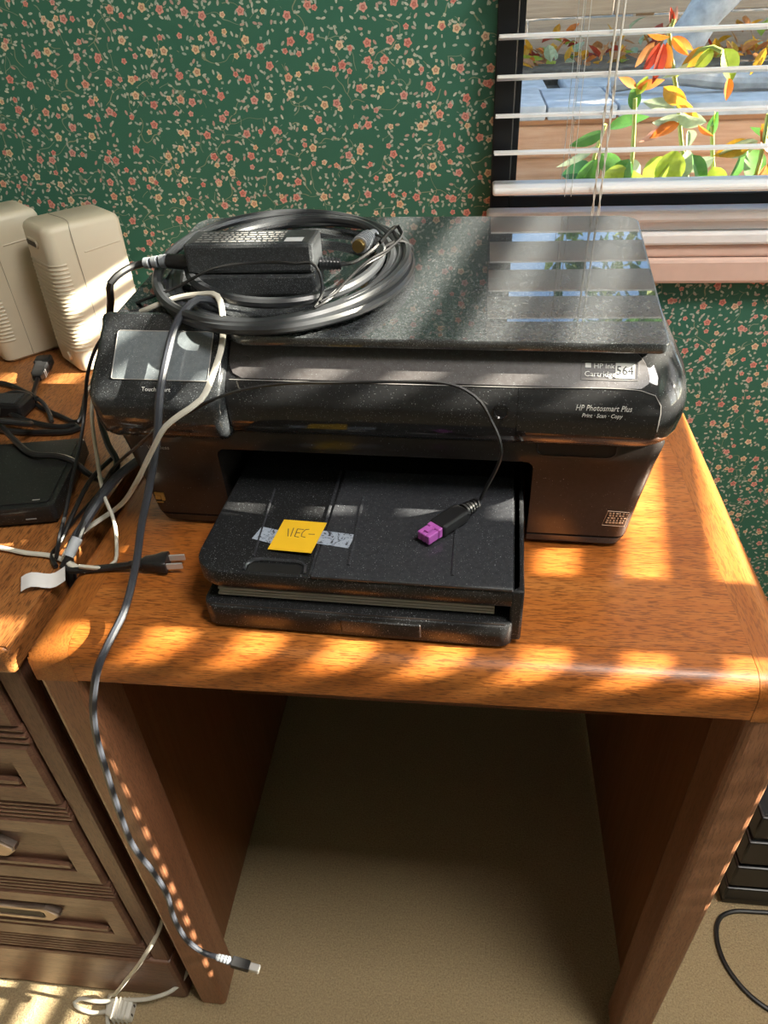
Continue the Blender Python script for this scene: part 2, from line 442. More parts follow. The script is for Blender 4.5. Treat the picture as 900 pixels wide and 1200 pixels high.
# window in the front wall
win = struct(empty('window_1', (0, WY, WZ0)))
fr = bmesh.new()
y0, y1 = -.004, .05
for (a, b_, c, d) in ((WX0, WX0 + .026, -.02, WZ1 - WZ0), (WX1 - .026, WX1, -.02, WZ1 - WZ0), (WX0 + .026, WX1 - .026, -.02, .013), (WX0 + .026, WX1 - .026, WZ1 - WZ0 - .03, WZ1 - WZ0)):
    bm_box(fr, a, b_, y0, y1, c, d, .0015, 1)
bm_box(fr, WX0 + .026, WX0 + .034, .008, .04, .013, WZ1 - WZ0 - .03)
bm_box(fr, .60, .635, .0, .045, .013, WZ1 - WZ0 - .03, .0015, 1)
from_bm('window_frame', fr, frame_m, win)
box('pane', WX0 + .03, .602, .022, .026, .01, WZ1 - WZ0 - .025, glass, win)
box('pane', .632, WX1 - .022, .022, .026, .01, WZ1 - WZ0 - .025, glass, win)
# stool and layered apron under the window
def trim(i, z0, z1, yf, m, bev=.003):
    struct(box('trim_%d' % i, WX0 - .004, WX1 + .03, yf, WY - .0005 if i > 1 else WY - .004, z0, z1, m, None, bev, 2))
trim(1, .8575, .8735, 1.022, white_paint, .004)
trim(2, .8435, .8570, 1.036, white_paint, .002)
trim(3, .8255, .8430, 1.028, white_paint, .004)
trim(4, .8080, .8250, 1.034, peach_paint, .004)
trim(5, .7730, .8075, 1.028, peach_paint, .005)

# venetian blind hung in front of the frame
blind = tag(empty('venetian_blind', (0, 1.020, .905)), 'white horizontal venetian blind half lowered over the black framed window', 'blind')
pitch = .0413
def slat_mesh(x0, x1, wd, tilt=0.0, th=.0026):
    bm = bmesh.new(); rings = []
    n = 6; sec = []
    for i in range(n + 1):
        u = -1 + 2 * i / n; sec.append((u * wd / 2, .0022 * (1 - u * u)))
    prof = [(a, z + th / 2) for a, z in sec] + [(a, z - th / 2) for a, z in sec[::-1]]
    ct, st = math.cos(tilt), math.sin(tilt)
    prof = [(a * ct - z * st, a * st + z * ct) for a, z in prof]
    bm_loft(bm, [[(x, a, z) for a, z in prof] for x in (x0, x1)])
    me = bpy.data.meshes.new('slat'); bmesh.ops.recalc_face_normals(bm, faces=bm.faces[:]); bm.to_mesh(me); bm.free()
    me.materials.append(slat_m)
    for p in me.polygons: p.use_smooth = True
    me.set_sharp_from_angle(angle=R(30))
    return me
sm = slat_mesh(WX0 + .002, WX1 - .002, .053, R(-8))
NS = 27
for i in range(1, NS):
    o = bpy.data.objects.new('slat', sm); COL.objects.link(o); o.parent = blind
    o.location = (0, 0, pitch * i); o.rotation_euler = (random.uniform(-.03, .03), random.uniform(-.0012, .0012), 0)
box('bottom_rail', WX0 + .002, WX1 - .002, -.024, .024, -.0045, .0045, slat_m, blind, .003, 2)
box('head_rail', WX0, WX1, -.026, .026, pitch * NS, pitch * NS + .04, slat_m, blind, .002, 1)
for cx in (.118, .60, 1.06):
    bm = bmesh.new()
    for dx, dy in ((-.004, -.0255), (.004, -.0255), (-.004, .0255), (.004, .0255)):
        bm_tube(bm, [(cx + dx, dy, -.006), (cx + dx, dy, pitch * NS)], .0004, 5)
    for i in range(1, NS):
        bm_tube(bm, [(cx, -.0255, pitch * i - .003), (cx, .0255, pitch * i - .003)], .0005, 4)
    from_bm('ladder_cord', bm, cord_m, blind, True)
# lift cords hang down past the sill behind the printer
bm = bmesh.new()
for k in range(2):
    cx_ = .150 + k * .0075
    for ph in (0, math.pi):                     # two thin strands twisted round each other
        pts = [(cx_ + .0010 * math.cos(i * 1.3 + ph), -.032 + .0010 * math.sin(i * 1.3 + ph), .13 - i * .009) for i in range(31)]
        bm_tube(bm, spline(pts, .003), .0008, 5)
    bm_tube(bm, [(cx_, -.032, .128), (.152 + k * .005, -.029, pitch * NS)], .0013, 6)
from_bm('lift_cord', bm, cord_m, blind, True)

# side wall with its own window and blind, out of the picture on the right; the sun comes in here
SK = R(8.5)
SY0, SY1, SZ0, SZ1 = -.42, .585, .875, 1.85
bm = bmesh.new()
for a, b_, c, d in ((-3.1, SY0, 0, 2.5), (SY1, .79, 0, 2.5), (SY0, SY1, 0, SZ0), (SY0, SY1, SZ1, 2.5)): bm_box(bm, a, b_, -.14, 0, c, d)
wr = struct(from_bm('wall_right', bm, wallpaper)); wr.location = (1.20, .40, 0); wr.rotation_euler = (0, 0, R(90) - SK)   # local x along the wall
win2 = struct(empty('window_2', (1.20, .40, 0), -SK))
bm = bmesh.new()
for a, b_ in ((SY0, SY0 + .03), (-.012, .066), (SY1 - .03, SY1)): bm_box(bm, .03, .08, a, b_, SZ0, SZ1, .0015, 1)
for a, b_ in ((SZ0, SZ0 + .03), (SZ1 - .03, SZ1)): bm_box(bm, .03, .08, SY0 + .03, SY1 - .03, a, b_, .0015, 1)
from_bm('window_frame', bm, frame_m, win2)
box('pane', .052, .056, SY0 + .02, -.01, SZ0 + .02, SZ1 - .02, glass, win2)
box('pane', .052, .056, .064, SY1 - .02, SZ0 + .02, SZ1 - .02, glass, win2)
blind2 = tag(empty('venetian_blind', (1.20, .40, 0), -SK), 'white venetian blind with open slats over the window of the right wall', 'blind')
bm = bmesh.new(); bm_box(bm, -.018, .018, SY0 + .004, SY1 - .004, -.0014, .0014)
me = bpy.data.meshes.new('slat'); bm.to_mesh(me); bm.free(); me.materials.append(slat_m)
for i in range(-1, 22):
    o = bpy.data.objects.new('slat', me); COL.objects.link(o); o.parent = blind2; o.location = (.005, 0, .960 + .039 * i)
box('head_rail', -.02, .028, SY0 + .002, SY1 - .002, SZ1 - .045, SZ1 - .002, slat_m, blind2)
box('bottom_rail', -.018, .02, SY0 + .004, SY1 - .004, SZ0 + .002, SZ0 + .014, slat_m, blind2)

# ================================================================== PRINTER DESK
desk = tag(empty('printer_desk', (0, 0, 0)), 'honey oak kneehole desk with waterfall edges carrying the black printer', 'desk')
DX0, DX1, DY0, DY1 = -.346, .249, .357, 1.0
box('top_panel', DX0 + .036, DX1 - .036, DY0 + .030, DY1, T - .036, T + .0002, oak_x, desk)
def rounded_side(name, x0, x1, outer):
    """side border and its leg in one bent board profile: swept along the depth"""
    r = .018; prof = []
    n = 6
    if outer < 0:
        prof = [(x1, T), (x0 + r, T)] + [(x0 + r - r * math.sin(R(90 * i / n)), T - r + r * math.cos(R(90 * i / n))) for i in range(1, n + 1)] + [(x0, T - .04), (x1, T - .04)]
    else:
        prof = [(x0, T - .04), (x1, T - .04)] + [(x1 - r + r * math.cos(R(90 * i / n)), T - r + r * math.sin(R(90 * i / n))) for i in range(0, n + 1)] + [(x0, T)]
    rings = []
    for i in range(7):
        t_ = R(90 * i / 6)
        y = DY0 + r - r * math.cos(t_); drop = r - r * math.sin(t_)
        rings.append([(px, y, min(pz, T - drop)) for px, pz in prof])
    rings.append([(px, DY1, pz) for px, pz in prof])
    return loft(name, rings, oak_y, desk)
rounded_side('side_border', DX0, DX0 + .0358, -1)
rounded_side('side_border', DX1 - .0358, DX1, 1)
# front rail with a rounded nose
r = .018; n = 6
prof = [(DY0 + .0298, T), (DY0 + r, T)] + [(DY0 + r - r * math.sin(R(90 * i / n)), T - r + r * math.cos(R(90 * i / n))) for i in range(1, n + 1)] + [(DY0, T - .038), (DY0 + .003, T - .041), (DY0 + .0298, T - .041)]
loft('front_rail', [[(x, a, z) for a, z in prof] for x in (DX0 + .0362, DX1 - .0362)], oak_x, desk)
for x0, x1 in ((DX0, DX0 + .037), (DX1 - .037, DX1)):
    bm = bmesh.new(); bm_box(bm, x0, x1, DY0 + .0005, DY0 + .052, 0, T - .030, .006, 3)
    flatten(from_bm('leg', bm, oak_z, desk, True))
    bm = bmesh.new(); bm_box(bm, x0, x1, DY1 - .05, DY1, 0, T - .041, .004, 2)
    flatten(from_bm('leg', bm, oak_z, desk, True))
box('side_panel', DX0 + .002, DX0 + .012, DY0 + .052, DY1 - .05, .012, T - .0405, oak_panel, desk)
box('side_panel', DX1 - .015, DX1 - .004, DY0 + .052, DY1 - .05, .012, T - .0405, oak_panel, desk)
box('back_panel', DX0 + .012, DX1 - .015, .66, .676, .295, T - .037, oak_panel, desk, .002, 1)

# ================================================================== LEFT CABINET
cab = tag(empty('drawer_cabinet', (0, 0, 0)), 'oak drawer cabinet with shade coloured into its front, standing left of the printer desk', 'cabinet')
CX1, CX0, CF = -.366, -.80, .3645
bm = bmesh.new(); bm_box(bm, CX0 - .01, -.357, .352, 1.045, T - .031, T - .0003, .006, 3)
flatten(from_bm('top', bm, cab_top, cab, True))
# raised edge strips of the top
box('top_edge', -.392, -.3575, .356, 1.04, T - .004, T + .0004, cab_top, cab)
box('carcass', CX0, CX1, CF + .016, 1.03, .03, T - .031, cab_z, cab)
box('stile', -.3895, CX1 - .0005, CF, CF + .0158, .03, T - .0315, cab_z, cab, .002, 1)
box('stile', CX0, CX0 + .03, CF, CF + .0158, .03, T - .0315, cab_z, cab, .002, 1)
DL, DR = -.765, -.392
zs = [(.612, .692), (.486, .584), (.322, .455), (.166, .289)]
def ridged_rail(z0, z1):
    n_ = max(3, int((z1 - z0) / .007)); prof = [(CF + .0155, z0)]
    for i in range(n_):
        a = z0 + (z1 - z0) * i / n_; b_ = z0 + (z1 - z0) * (i + 1) / n_; h = (b_ - a)
        prof += [(CF - .001, a + h * .12), (CF - .004, a + h * .4), (CF - .004, a + h * .65), (CF - .001, a + h * .9), (CF + .003, b_ - h * .02)]
    prof.append((CF + .0155, z1))
    bm = bmesh.new(); bm_loft(bm, [[(x, a, z) for a, z in prof] for x in (CX0 + .031, -.3898)])
    return from_bm('rail', bm, cab_x, cab, False)
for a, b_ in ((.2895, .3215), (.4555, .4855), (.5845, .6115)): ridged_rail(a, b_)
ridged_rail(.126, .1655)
def drawer(z0, z1, hz):
    # mitred raised frame sloping into a sunk panel
    bm = bmesh.new(); fw = .030; o = []
    def ring(ix, y): return [bm.verts.new(p) for p in ((DL + ix, y, z0 + ix), (DR - ix, y, z0 + ix), (DR - ix, y, z1 - ix), (DL + ix, y, z1 - ix))]
    rs = [ring(.0005, CF + .015), ring(.0005, CF - .002), ring(.004, CF - .005), ring(fw * .9, CF - .004), ring(fw, CF + .004)]
    for p, q in zip(rs, rs[1:]):
        for j in range(4): bm.faces.new((p[j], p[(j + 1) % 4], q[(j + 1) % 4], q[j]))
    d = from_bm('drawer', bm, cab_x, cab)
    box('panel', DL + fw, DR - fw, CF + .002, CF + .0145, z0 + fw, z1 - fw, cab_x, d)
    if z1 - z0 > .09:
        bm = bmesh.new(); bm_box(bm, DL + fw, DR - fw, CF - .004, CF + .002, z0 + fw, z0 + fw + .012, .003, 1)
        from_bm('panel_bead', bm, cab_x, d, False)
    # long eight-sided pull plate with a sunk slot and a bail
    cx = -.560; L_ = .083
    def octo(hx, hz_, cut, y): return [(cx + sx, y, hz + sz) for sx, sz in ((-hx, -hz_ + cut), (-hx + cut, -hz_), (hx - cut, -hz_), (hx, -hz_ + cut), (hx, hz_ - cut), (hx - cut, hz_), (-hx + cut, hz_), (-hx, hz_ - cut))]
    bm = bmesh.new(); bm_loft(bm, [octo(L_, .017, .014, CF + .002), octo(L_, .017, .014, CF - .005), octo(L_ - .003, .014, .012, CF - .007), octo(L_ - .018, .0085, .004, CF - .0068), octo(L_ - .020, .007, .004, CF - .002)])
    from_bm('handle', bm, pewter, d)
    box('handle_slot', cx - L_ + .021, cx + L_ - .021, CF - .0058, CF - .002, hz - .0062, hz + .0062, pewter_d, d)
for (z0, z1), hz in zip(zs, (.654, .537, .392, .236)): drawer(z0, z1, hz)
box('base_plate', CX0 - .004, CX1 + .002, CF - .004, 1.03, 0, .118, cab_x, cab, .006, 2)
box('side_panel', CX1 + .0005, CX1 + .003, CF + .03, 1.0, .12, T - .04, cab_z, cab)

# ================================================================== PRINTER
PZ = T + .0006
pr = tag(empty('inkjet_printer', (-.0755, .511, PZ), R(-2.2)), 'black all-in-one inkjet printer with a tilted touch display, standing on the oak desk', 'printer')
def ringxy(hw, yf, yb, rf, rb, z): return [(x, y, z) for x, y in rrect(-hw, hw, yf, yb, (rf, rf, rb, rb), 6)]
lower = [(.004, .208, .006, .262), (.0045, .212, .001, .266), (.0115, .2145, -.0005, .268), (.0122, .2135, .0010, .267), (.0132, .2135, .0010, .267), (.0140, .2155, -.0010, .268), (.05, .220, -.0030, .272), (.09, .2265, -.0050, .278), (.108, .230, -.0062, .280), (.1115, .2295, -.0050, .280)]
body = loft('housing', [ringxy(hw, yf, yb, .011, .03, z) for z, hw, yf, yb in lower], body_blk, pr)
# paper bay cut into the housing
bm = bmesh.new(); bm_loft(bm, [[(x, y, z) for x, z in rrect(-.140, .130, .0, .0895, (.002, .002, .007, .007), 3)] for y in (-.06, .17)])
cut = from_bm('bay_cut', bm, dark_in)
cut.parent = pr
bpy.context.view_layer.update()
md = body.modifiers.new('bay', 'BOOLEAN'); md.object = cut; md.operation = 'DIFFERENCE'; md.solver = 'EXACT'
bpy.context.view_layer.update()
me = bpy.data.meshes.new_from_object(body.evaluated_get(bpy.context.evaluated_depsgraph_get()))
body.modifiers.clear(); old = body.data; body.data = me; me.name = 'housing'; bpy.data.meshes.remove(old)
me.materials.clear(); me.materials.append(body_blk)
for p in me.polygons: p.use_smooth = True
me.set_sharp_from_angle(angle=R(35))
bpy.data.objects.remove(cut)
box('paper_bay', -.1395, .1295, .10, .168, .005, .089, dark_in, pr)
for x in range(5): box('output_roller', -.10 + .045 * x, -.088 + .045 * x, .092, .0995, .060, .072, dark_in, pr, .002, 1)

UP = [(.112, -.012), (.1145, -.017), (.120, -.0225), (.128, -.0258), (.140, -.0268), (.150, -.0258), (.157, -.0228), (.1635, -.018), (.170, -.011), (.178, -.003), (.1855, .0045)]
def ly(z):
    for (a, ya), (b_, yb) in zip(UP, UP[1:]):
        if z <= b_: return ya + (yb - ya) * max(0, (z - a)) / (b_ - a)
    return UP[-1][1]
hwz = {0: .2305, 1: .2325}
up = []
for z, y in UP:
    hw = .2310 + .0065 * math.sin(math.pi * min(1, max(0, (z - .112) / .07)))
    if z > .172: hw -= (z - .172) * .45
    up.append(ringxy(hw, y, .284, .030, .03, z))
up.append(ringxy(.2195, .012, .278, .028, .03, .1875))
loft('scanner_housing', up, panel_gloss, pr)
def patch(name, x0, x1, z0, z1, off, mat, nz=9, rc=(0, 0, 0, 0)):
    """thin cover following the curved front; rc rounds the corners (bl, br, tr, tl)"""
    out = rrect(x0, x1, z0, z1, tuple(max(1e-5, c) for c in rc), 5)
    zsteps = [z0 + (z1 - z0) * i / nz for i in range(nz + 1)]
    def xr(z):
        lo, hi = x0, x1
        for side_, (cb, ct) in (('l', (rc[0], rc[3])), ('r', (rc[1], rc[2]))):
            d = 0
            if cb > 0 and z < z0 + cb: d = cb - math.sqrt(max(0, cb * cb - (z0 + cb - z) ** 2))
            if ct > 0 and z > z1 - ct: d = ct - math.sqrt(max(0, ct * ct - (z - z1 + ct) ** 2))
            if side_ == 'l': lo += d
            else: hi -= d
        return lo, hi
    bm = bmesh.new(); F, B = [], []
    for z in zsteps:
        a, b_ = xr(z); F.append([bm.verts.new((x, ly(z) - off, z)) for x in (a, b_)]); B.append([bm.verts.new((x, ly(z) + .0015, z)) for x in (a, b_)])
    for i in range(nz):
        bm.faces.new((F[i][0], F[i][1], F[i + 1][1], F[i + 1][0])); bm.faces.new((B[i][1], B[i][0], B[i + 1][0], B[i + 1][1]))
        bm.faces.new((B[i][0], F[i][0], F[i + 1][0], B[i + 1][0])); bm.faces.new((F[i][1], B[i][1], B[i + 1][1], F[i + 1][1]))
    bm.faces.new((F[0][1], F[0][0], B[0][0], B[0][1])); bm.faces.new((F[-1][0], F[-1][1], B[-1][1], B[-1][0]))
    return from_bm(name, bm, mat, pr, True)
patch('control_strip', -.112, .206, .1645, .1852, .0012, mocha, 8, (.012, .006, .018, 0))
patch('front_cover', -.1125, .1125, .1260, .1630, .0010, panel_gloss)
patch('cartridge_door', .1133, .2140, .1260, .1630, .0010, panel_gloss, 14, (0, .004, .008, 0))
# grey lines along the cover edges, a glint painted in colour
tube('cover_edge_glint', [(x, ly(.1634) - .0012, .1636) for x in (-.11, 0, .1, .2)] + [(.210, ly(.161) - .0015, .161), (.2142, ly(.155) - .0015, .155), (.2145, ly(.135) - .0015, .135)], .00035, grey_p, pr, 5)
bm = bmesh.new(); c_, s_ = [], []
for rr_ in (.0060, .0052):
    bm_tube(bm, [(.1010 + rr_ * math.cos(a * math.pi / 10), ly(.1475) - .0016 + .0, .1475 + rr_ * math.sin(a * math.pi / 10)) for a in range(20)], .0005, 5, closed=True)
from_bm('power_button', bm, panel_gloss, pr, True)
# shallow ring buttons on the strip
for bx_, bz_, rr_ in ((-.098, .1745, .0042),):
    bm = bmesh.new(); bm_tube(bm, [(bx_ + rr_ * math.cos(a * math.pi / 9), ly(bz_ + rr_ * .7 * math.sin(a * math.pi / 9)) - .0014, bz_ + rr_ * .7 * math.sin(a * math.pi / 9)) for a in range(18)], .0003, 5, closed=True)
    from_bm('strip_button', bm, mocha, pr, True)
# grip recess on the housing
bm = bmesh.new(); bm_loft(bm, [[(x, y, z) for x, z in rrect(.131, .1925, .0985, .1118, (.004, .004, .001, .001), 4)] for y in (-.0078, -.003)])
from_bm('door_grip', bm, dark_in, pr)
tube('grip_rim', [(.131, -.0082, .111), (.1315, -.0082, .102), (.135, -.0082, .0988), (.160, -.0082, .0985), (.1885, -.0082, .0988), (.192, -.0082, .102), (.1925, -.0082, .111)], .0005, body_blk, pr, 5)

# lid: slopes gently up to the back, notched beside the display
def lidz(x, y): return .0425 * (y + .010)
def arc(cx, cy, r_, a0, a1, n_=5): return [(cx + r_ * math.cos(R(a0 + (a1 - a0) * i / n_)), cy + r_ * math.sin(R(a0 + (a1 - a0) * i / n_))) for i in range(n_ + 1)]
outl = [(-.2175, .018), (-.114, .018)] + arc(-.111, .006, .006, 180, 200, 2) + [(-.106, -.006)] + arc(-.098, -.004, .006, 230, 270, 3) + arc(.2105, -.004, .006, 270, 360) + arc(.2085, .254, .018, 0, 90) + arc(-.208, .252, .020, 90, 180)
slab('lid', outl, .1878, .1955, lid_gloss, pr, .0014, lidz)
slab('lid_seal', [(-.205, .028), (.205, .006), (.214, .262), (-.214, .262)], .183, .1882, dark_in, pr, .001, lambda x, y: .0425 * max(0, y) * .9)

# touch display: a bulky tilted block on the front left corner
DPX0, DPX1 = -.2225, -.1135
prof = [(.021, .150), (.021, .1985), (.0165, .2028), (.0125, .2028), (-.0385, .1560), (-.0405, .1530), (-.0412, .1460), (-.0402, .1340), (-.0365, .1220), (-.0290, .1145), (-.018, .1120), (.0, .113)]
rings = []
for x, k in ((DPX0, .010), (DPX0 + .0015, .0045), (DPX0 + .005, .0012), (DPX0 + .010, 0), (DPX1 - .008, 0), (DPX1 - .003, .001), (DPX1 - .0008, .003), (DPX1, .006)):
    rings.append([(x, a + (k if a < .016 else -k * .2), z - (k * .5 if z > .17 else -k * .6)) for a, z in prof])
disp = loft('display_panel', rings, bezel_gloss, pr)
tl = math.atan2(.2028 - .1560, .0125 + .0385)             # tilt of the display face
DM = Matrix.Translation((0, -.0385, .1560)) @ Matrix.Rotation(tl, 4, 'X')      # local x across, y up the face
scr = bmesh.new(); bm_loft(scr, [[(x, y, z) for x, y in rrect(-.2035, -.1245, .0145, .0545, .002, 3)] for z in (-.001, .0006)])
for v in scr.verts: v.co = DM @ v.co
from_bm('screen', scr, screen_m, disp)
rim = bmesh.new(); bm_tube(rim, [DM @ Vector((x, y, .0006)) for x, y in rrect(-.2038, -.1242, .0142, .0548, .002, 3)], .0004, 5, closed=True)
from_bm('screen_rim', rim, grey_p, disp, True)
text('lettering', 'TouchSmart', .0048, DM @ Matrix.Translation((-.1655, .0050, .0003)), white_p, disp, align='CENTER')

# printed marks
FX = Matrix.Rotation(R(90), 4, 'X')
def on_strip(x, z): 
    a, c = z - .001, z + .007
    sl = math.atan2(c - a, ly(c) - ly(a)); z0_ = z
    y0_ = min(ly(z0_ + t) - (ly(c) - ly(a)) / (c - a) * t for t in (-.001, .001, .003, .005, .007))
    return Matrix.Translation((x, y0_ - .0019, z)) @ Matrix.Rotation(sl, 4, 'X')
text('lettering', 'HP Ink', .0054, on_strip(.1660, .1750), white_p, pr)
text('lettering', 'Cartridge', .0058, on_strip(.1595, .1706), white_p, pr)
box('cartridge_mark', 0, .0042, .0002, .0036, 0, .0001, white_p, pr, mtx=on_strip(.1600, .1752))
bm = bmesh.new()
bm_box(bm, 0, .0135, 0, .0115, 0, .0001, mtx=on_strip(.1815, .1700)); from_bm('number_label', bm, white_p, pr)
text('lettering', '564', .0096, on_strip(.1882, .1718) @ Matrix.Translation((0, 0, .0002)), dark_p, pr, align='CENTER', sx=.88)
bm = bmesh.new(); q = [on_strip(.1575, .1690) @ Vector(p) for p in ((0, 0, 0), (.0405, 0, 0), (.0405, .0140, 0), (0, .0140, 0))]
bm_tube(bm, q, .0002, 4, closed=True); from_bm('label_outline', bm, grey_p, pr)
text('lettering', 'HP Photosmart Plus', .0066, Matrix.Translation((.1545, -.0272, .1505)) @ FX, white_p, pr, shear=.15, sx=.74)
text('lettering', 'Print · Scan · Copy', .0046, Matrix.Translation((.1595, -.0282, .1455)) @ FX, white_p, pr, shear=.2, sx=.82)
text('lettering', 'Wireless', .0052, Matrix.Translation((-.2030, -.0061, .0875)) @ FX, grey_p, pr, sx=1.1)
bm = bmesh.new()
for k in (.0016, .0032): bm_tube(bm, [(-.2095 + k * math.cos(R(a)), -.0059, .0878 + k * math.sin(R(a))) for a in range(30, 151, 20)], .00025, 4)
from_bm('wireless_mark', bm, grey_p, pr)
# small copper stamp of two squares, lower left
bm = bmesh.new()
for a, b_, c, d in ((-.2105, -.2035, .0345, .0375), (-.2105, -.2055, .0300, .0335), (-.2045, -.2015, .0290, .0375), (-.2105, -.2040, .0262, .0268)): bm_box(bm, a, b_, -.0033, -.0020, c, d)
from_bm('stamp', bm, gold_p, pr)
# slanted outline stamp, lower right
bm = bmesh.new()
q = [(.1950, -.0034, .0430), (.2125, -.0034, .0425), (.2100, -.0034, .0275), (.1920, -.0034, .0280)]
bm_tube(bm, q, .0003, 4, closed=True)
for zz, a, b_ in ((.0400, .1965, .2105), (.0375, .1965, .2100), (.0350, .1955, .2095), (.0325, .1950, .2090), (.0302, .1945, .2085)):
    x = a
    while x < b_: bm_box(bm, x, x + random.uniform(.0010, .0022), -.0035, -.0028, zz, zz + .0011); x += .0027
from_bm('stamp', bm, tan_p, pr)

# paper trays
def tray_slab(name, x0, x1, y0, y1, z0, z1, rad, mat, parent, bev=.002): return slab(name, rrect(x0, x1, y0, y1, rad, 6), z0, z1, mat, parent, bev)
lo = tray_slab('paper_tray', -.123, .1185, -.128, .09, .0012, .0235, (.012, .010, .004, .004), tray_blk, pr)
box('tray_side', .1150, .1245, -.122, .09, .0045, .0540, tray_blk, lo, .002, 2)
box('tray_side', -.127, -.120, -.085, .09, .004, .0480, tray_blk, lo, .002, 2)
tube('tray_lip', [(-.118, -.1255, .0238), (0, -.1262, .0238), (.112, -.1255, .0238)], .0006, body_blk, lo, 5)
box('tray_catch', -.012, .050, -.129, -.1245, .006, .020, tray_blk, lo, .001, 1)
st = bmesh.new()
for k in range(4): bm_box(st, -.112 + .001 * (k % 2), .104, -.116 + .0007 * k, .085, .0250 + .0022 * k, .0268 + .0022 * k)
from_bm('paper_stack', st, paper, pr)
ot = tray_slab('output_tray', -.1290, .1230, -.1215, .10, .0375, .0540, (.026, .006, .003, .003), tray_blk, pr)
tray_slab('tray_cover', -.0325, .1160, -.1225, .02, .0540, .0568, (.001, .001, .001, .001), tray_cov, ot, .0008)
def groove(pts, r_=.0007, m=None): return tube('guide_rib', pts, r_ * 1.5, m or tray_cov, ot, 6)
groove([(-.0905, -.012, .0545), (-.0830, -.102, .0545)]); groove([(-.0375, .02, .0545), (-.0335, -.120, .0547)], .0011)
groove([(-.0100, -.02, .0570), (-.0065, -.108, .0570)], .0009, tray_cov); groove([(.0705, -.04, .0570), (.0720, -.112, .0570)], .0009, tray_cov)
groove([(-.0860, -.118, .0545), (-.0860, -.112, .0550), (-.0810, -.1065, .0552), (-.0620, -.1055, .0552), (-.0430, -.1065, .0552), (-.0395, -.110, .0550), (-.0385, -.118, .0545)], .0010)
box('finger_scoop', -.083, -.042, -.119, -.1085, .0535, .0543, dark_in, ot, .0003, 1)

# ================================================================== NOTE AND TAPE ON THE TRAY
TZ = PZ + .0542
def sheet(name, corners, th, mat, z=TZ, curl=0.0, n_=8, rise=0.0):
    bm = bmesh.new(); a, b_, c, d = [Vector((*p, 0)) for p in corners]
    top, bot = [], []
    for j in range(n_ + 1):
        rt, rb = [], []
        for i in range(n_ + 1):
            u, v = i / n_, j / n_
            p = (a * (1 - u) + b_ * u) * (1 - v) + (d * (1 - u) + c * u) * v
            h = z + rise * u + curl * (1 - v) ** 2
            rt.append(bm.verts.new((p.x, p.y, h + th))); rb.append(bm.verts.new((p.x, p.y, h)))
        top.append(rt); bot.append(rb)
    for j in range(n_):
        for i in range(n_):
            bm.faces.new((top[j][i], top[j][i + 1], top[j + 1][i + 1], top[j + 1][i])); bm.faces.new((bot[j][i + 1], bot[j][i], bot[j + 1][i], bot[j + 1][i + 1]))
    for i in range(n_):
        bm.faces.new((bot[0][i], bot[0][i + 1], top[0][i + 1], top[0][i])); bm.faces.new((top[n_][i], top[n_][i + 1], bot[n_][i + 1], bot[n_][i]))
        bm.faces.new((bot[i + 1][0], bot[i][0], top[i][0], top[i + 1][0])); bm.faces.new((bot[i][n_], bot[i + 1][n_], top[i + 1][n_], top[i][n_]))
    return from_bm(name, bm, mat)
note = sheet('sticky_note', ((-.1525, .4195), (-.1165, .4140), (-.1110, .4530), (-.1480, .4585)), .0003, yellow, TZ + .0012, .0006, rise=.0023)
tag(note, 'small yellow sticky note with faint handwriting stuck on the printer tray', 'note')
A, B, D = Vector((-.1525, .4195, 0)), Vector((-.1165, .4140, 0)), Vector((-.1480, .4585, 0))
def nb(u, v): p = A + (B - A) * u + (D - A) * v; return (p.x, p.y, TZ + .0016 + .0023 * u + .0006 * (1 - v) ** 2)
bm = bmesh.new()
for st_ in ([(.22, .70), (.30, .46)], [(.33, .74), (.36, .46)], [(.43, .72), (.45, .47)], [(.43, .72), (.58, .72)], [(.44, .60), (.53, .60)], [(.45, .47), (.55, .46)], [(.70, .74), (.62, .72), (.58, .60), (.60, .49), (.70, .47)], [(.74, .58), (.88, .59)]):
    bm_tube(bm, [nb(*q) for q in st_], .00038, 4)
from_bm('handwriting', bm, ink, note)
tag(sheet('tape_strip', ((-.1690, .4335), (-.1440, .4255), (-.1410, .4430), (-.1645, .4490)), .0002, tape_m, TZ + .0006), 'blue-grey torn tape strip coming out left of the yellow note', 'tape', 'tape strips on the printer tray')
tag(sheet('tape_strip', ((-.1215, .4290), (-.0890, .4225), (-.0860, .4395), (-.1185, .4450)), .0002, tape_m, TZ + .0025, rise=.0007), 'blue-grey torn tape strip coming out right of the yellow note', 'tape', 'tape strips on the printer tray')

# ================================================================== POWER ADAPTER ON THE LID
LZ = PZ + .1955
def lid_top(x, y):
    dx, dy = x + .0755, y - .511; l = -math.sin(R(-2.2)) * dx + math.cos(R(-2.2)) * dy
    return LZ + .0425 * (l + .010)
bz = lid_top(-.18, .59) + .0015
ad = tag(empty('power_adapter', (-.180, .592, bz)), 'black power adapter block standing on edge on the printer lid with a thin cord', 'adapter')
box('block', -.0535, .0535, -.0195, .0195, 0, .0190, brick_m, ad, .003, 2)
box('block_cover', -.0535, .0535, -.0195, .0195, .0194, .0435, brick_m, ad, .003, 2)
box('rating_label', -.048, .046, -.0165, .0165, .0433, .0437, brick_m, ad)
bm = bmesh.new(); bm_box(bm, .030, .0445, -.0150, -.0045, .0436, .0439); from_bm('white_sticker', bm, plain('sticker_white', (.52, .54, .56), .6), ad)
bm = bmesh.new()
for row in range(5):
    x = -.044
    while x < .026:
        w_ = random.uniform(.002, .007); bm_box(bm, x, min(.027, x + w_), -.0140 + row * .0058, -.0118 + row * .0058, .0436, .0438); x += w_ + .0018
from_bm('rating_print', bm, grey_p, ad)
def rel(pts, o): return [tuple(Vector(p) - Vector(o)) for p in pts]
ADO = (-.180, .592, bz)
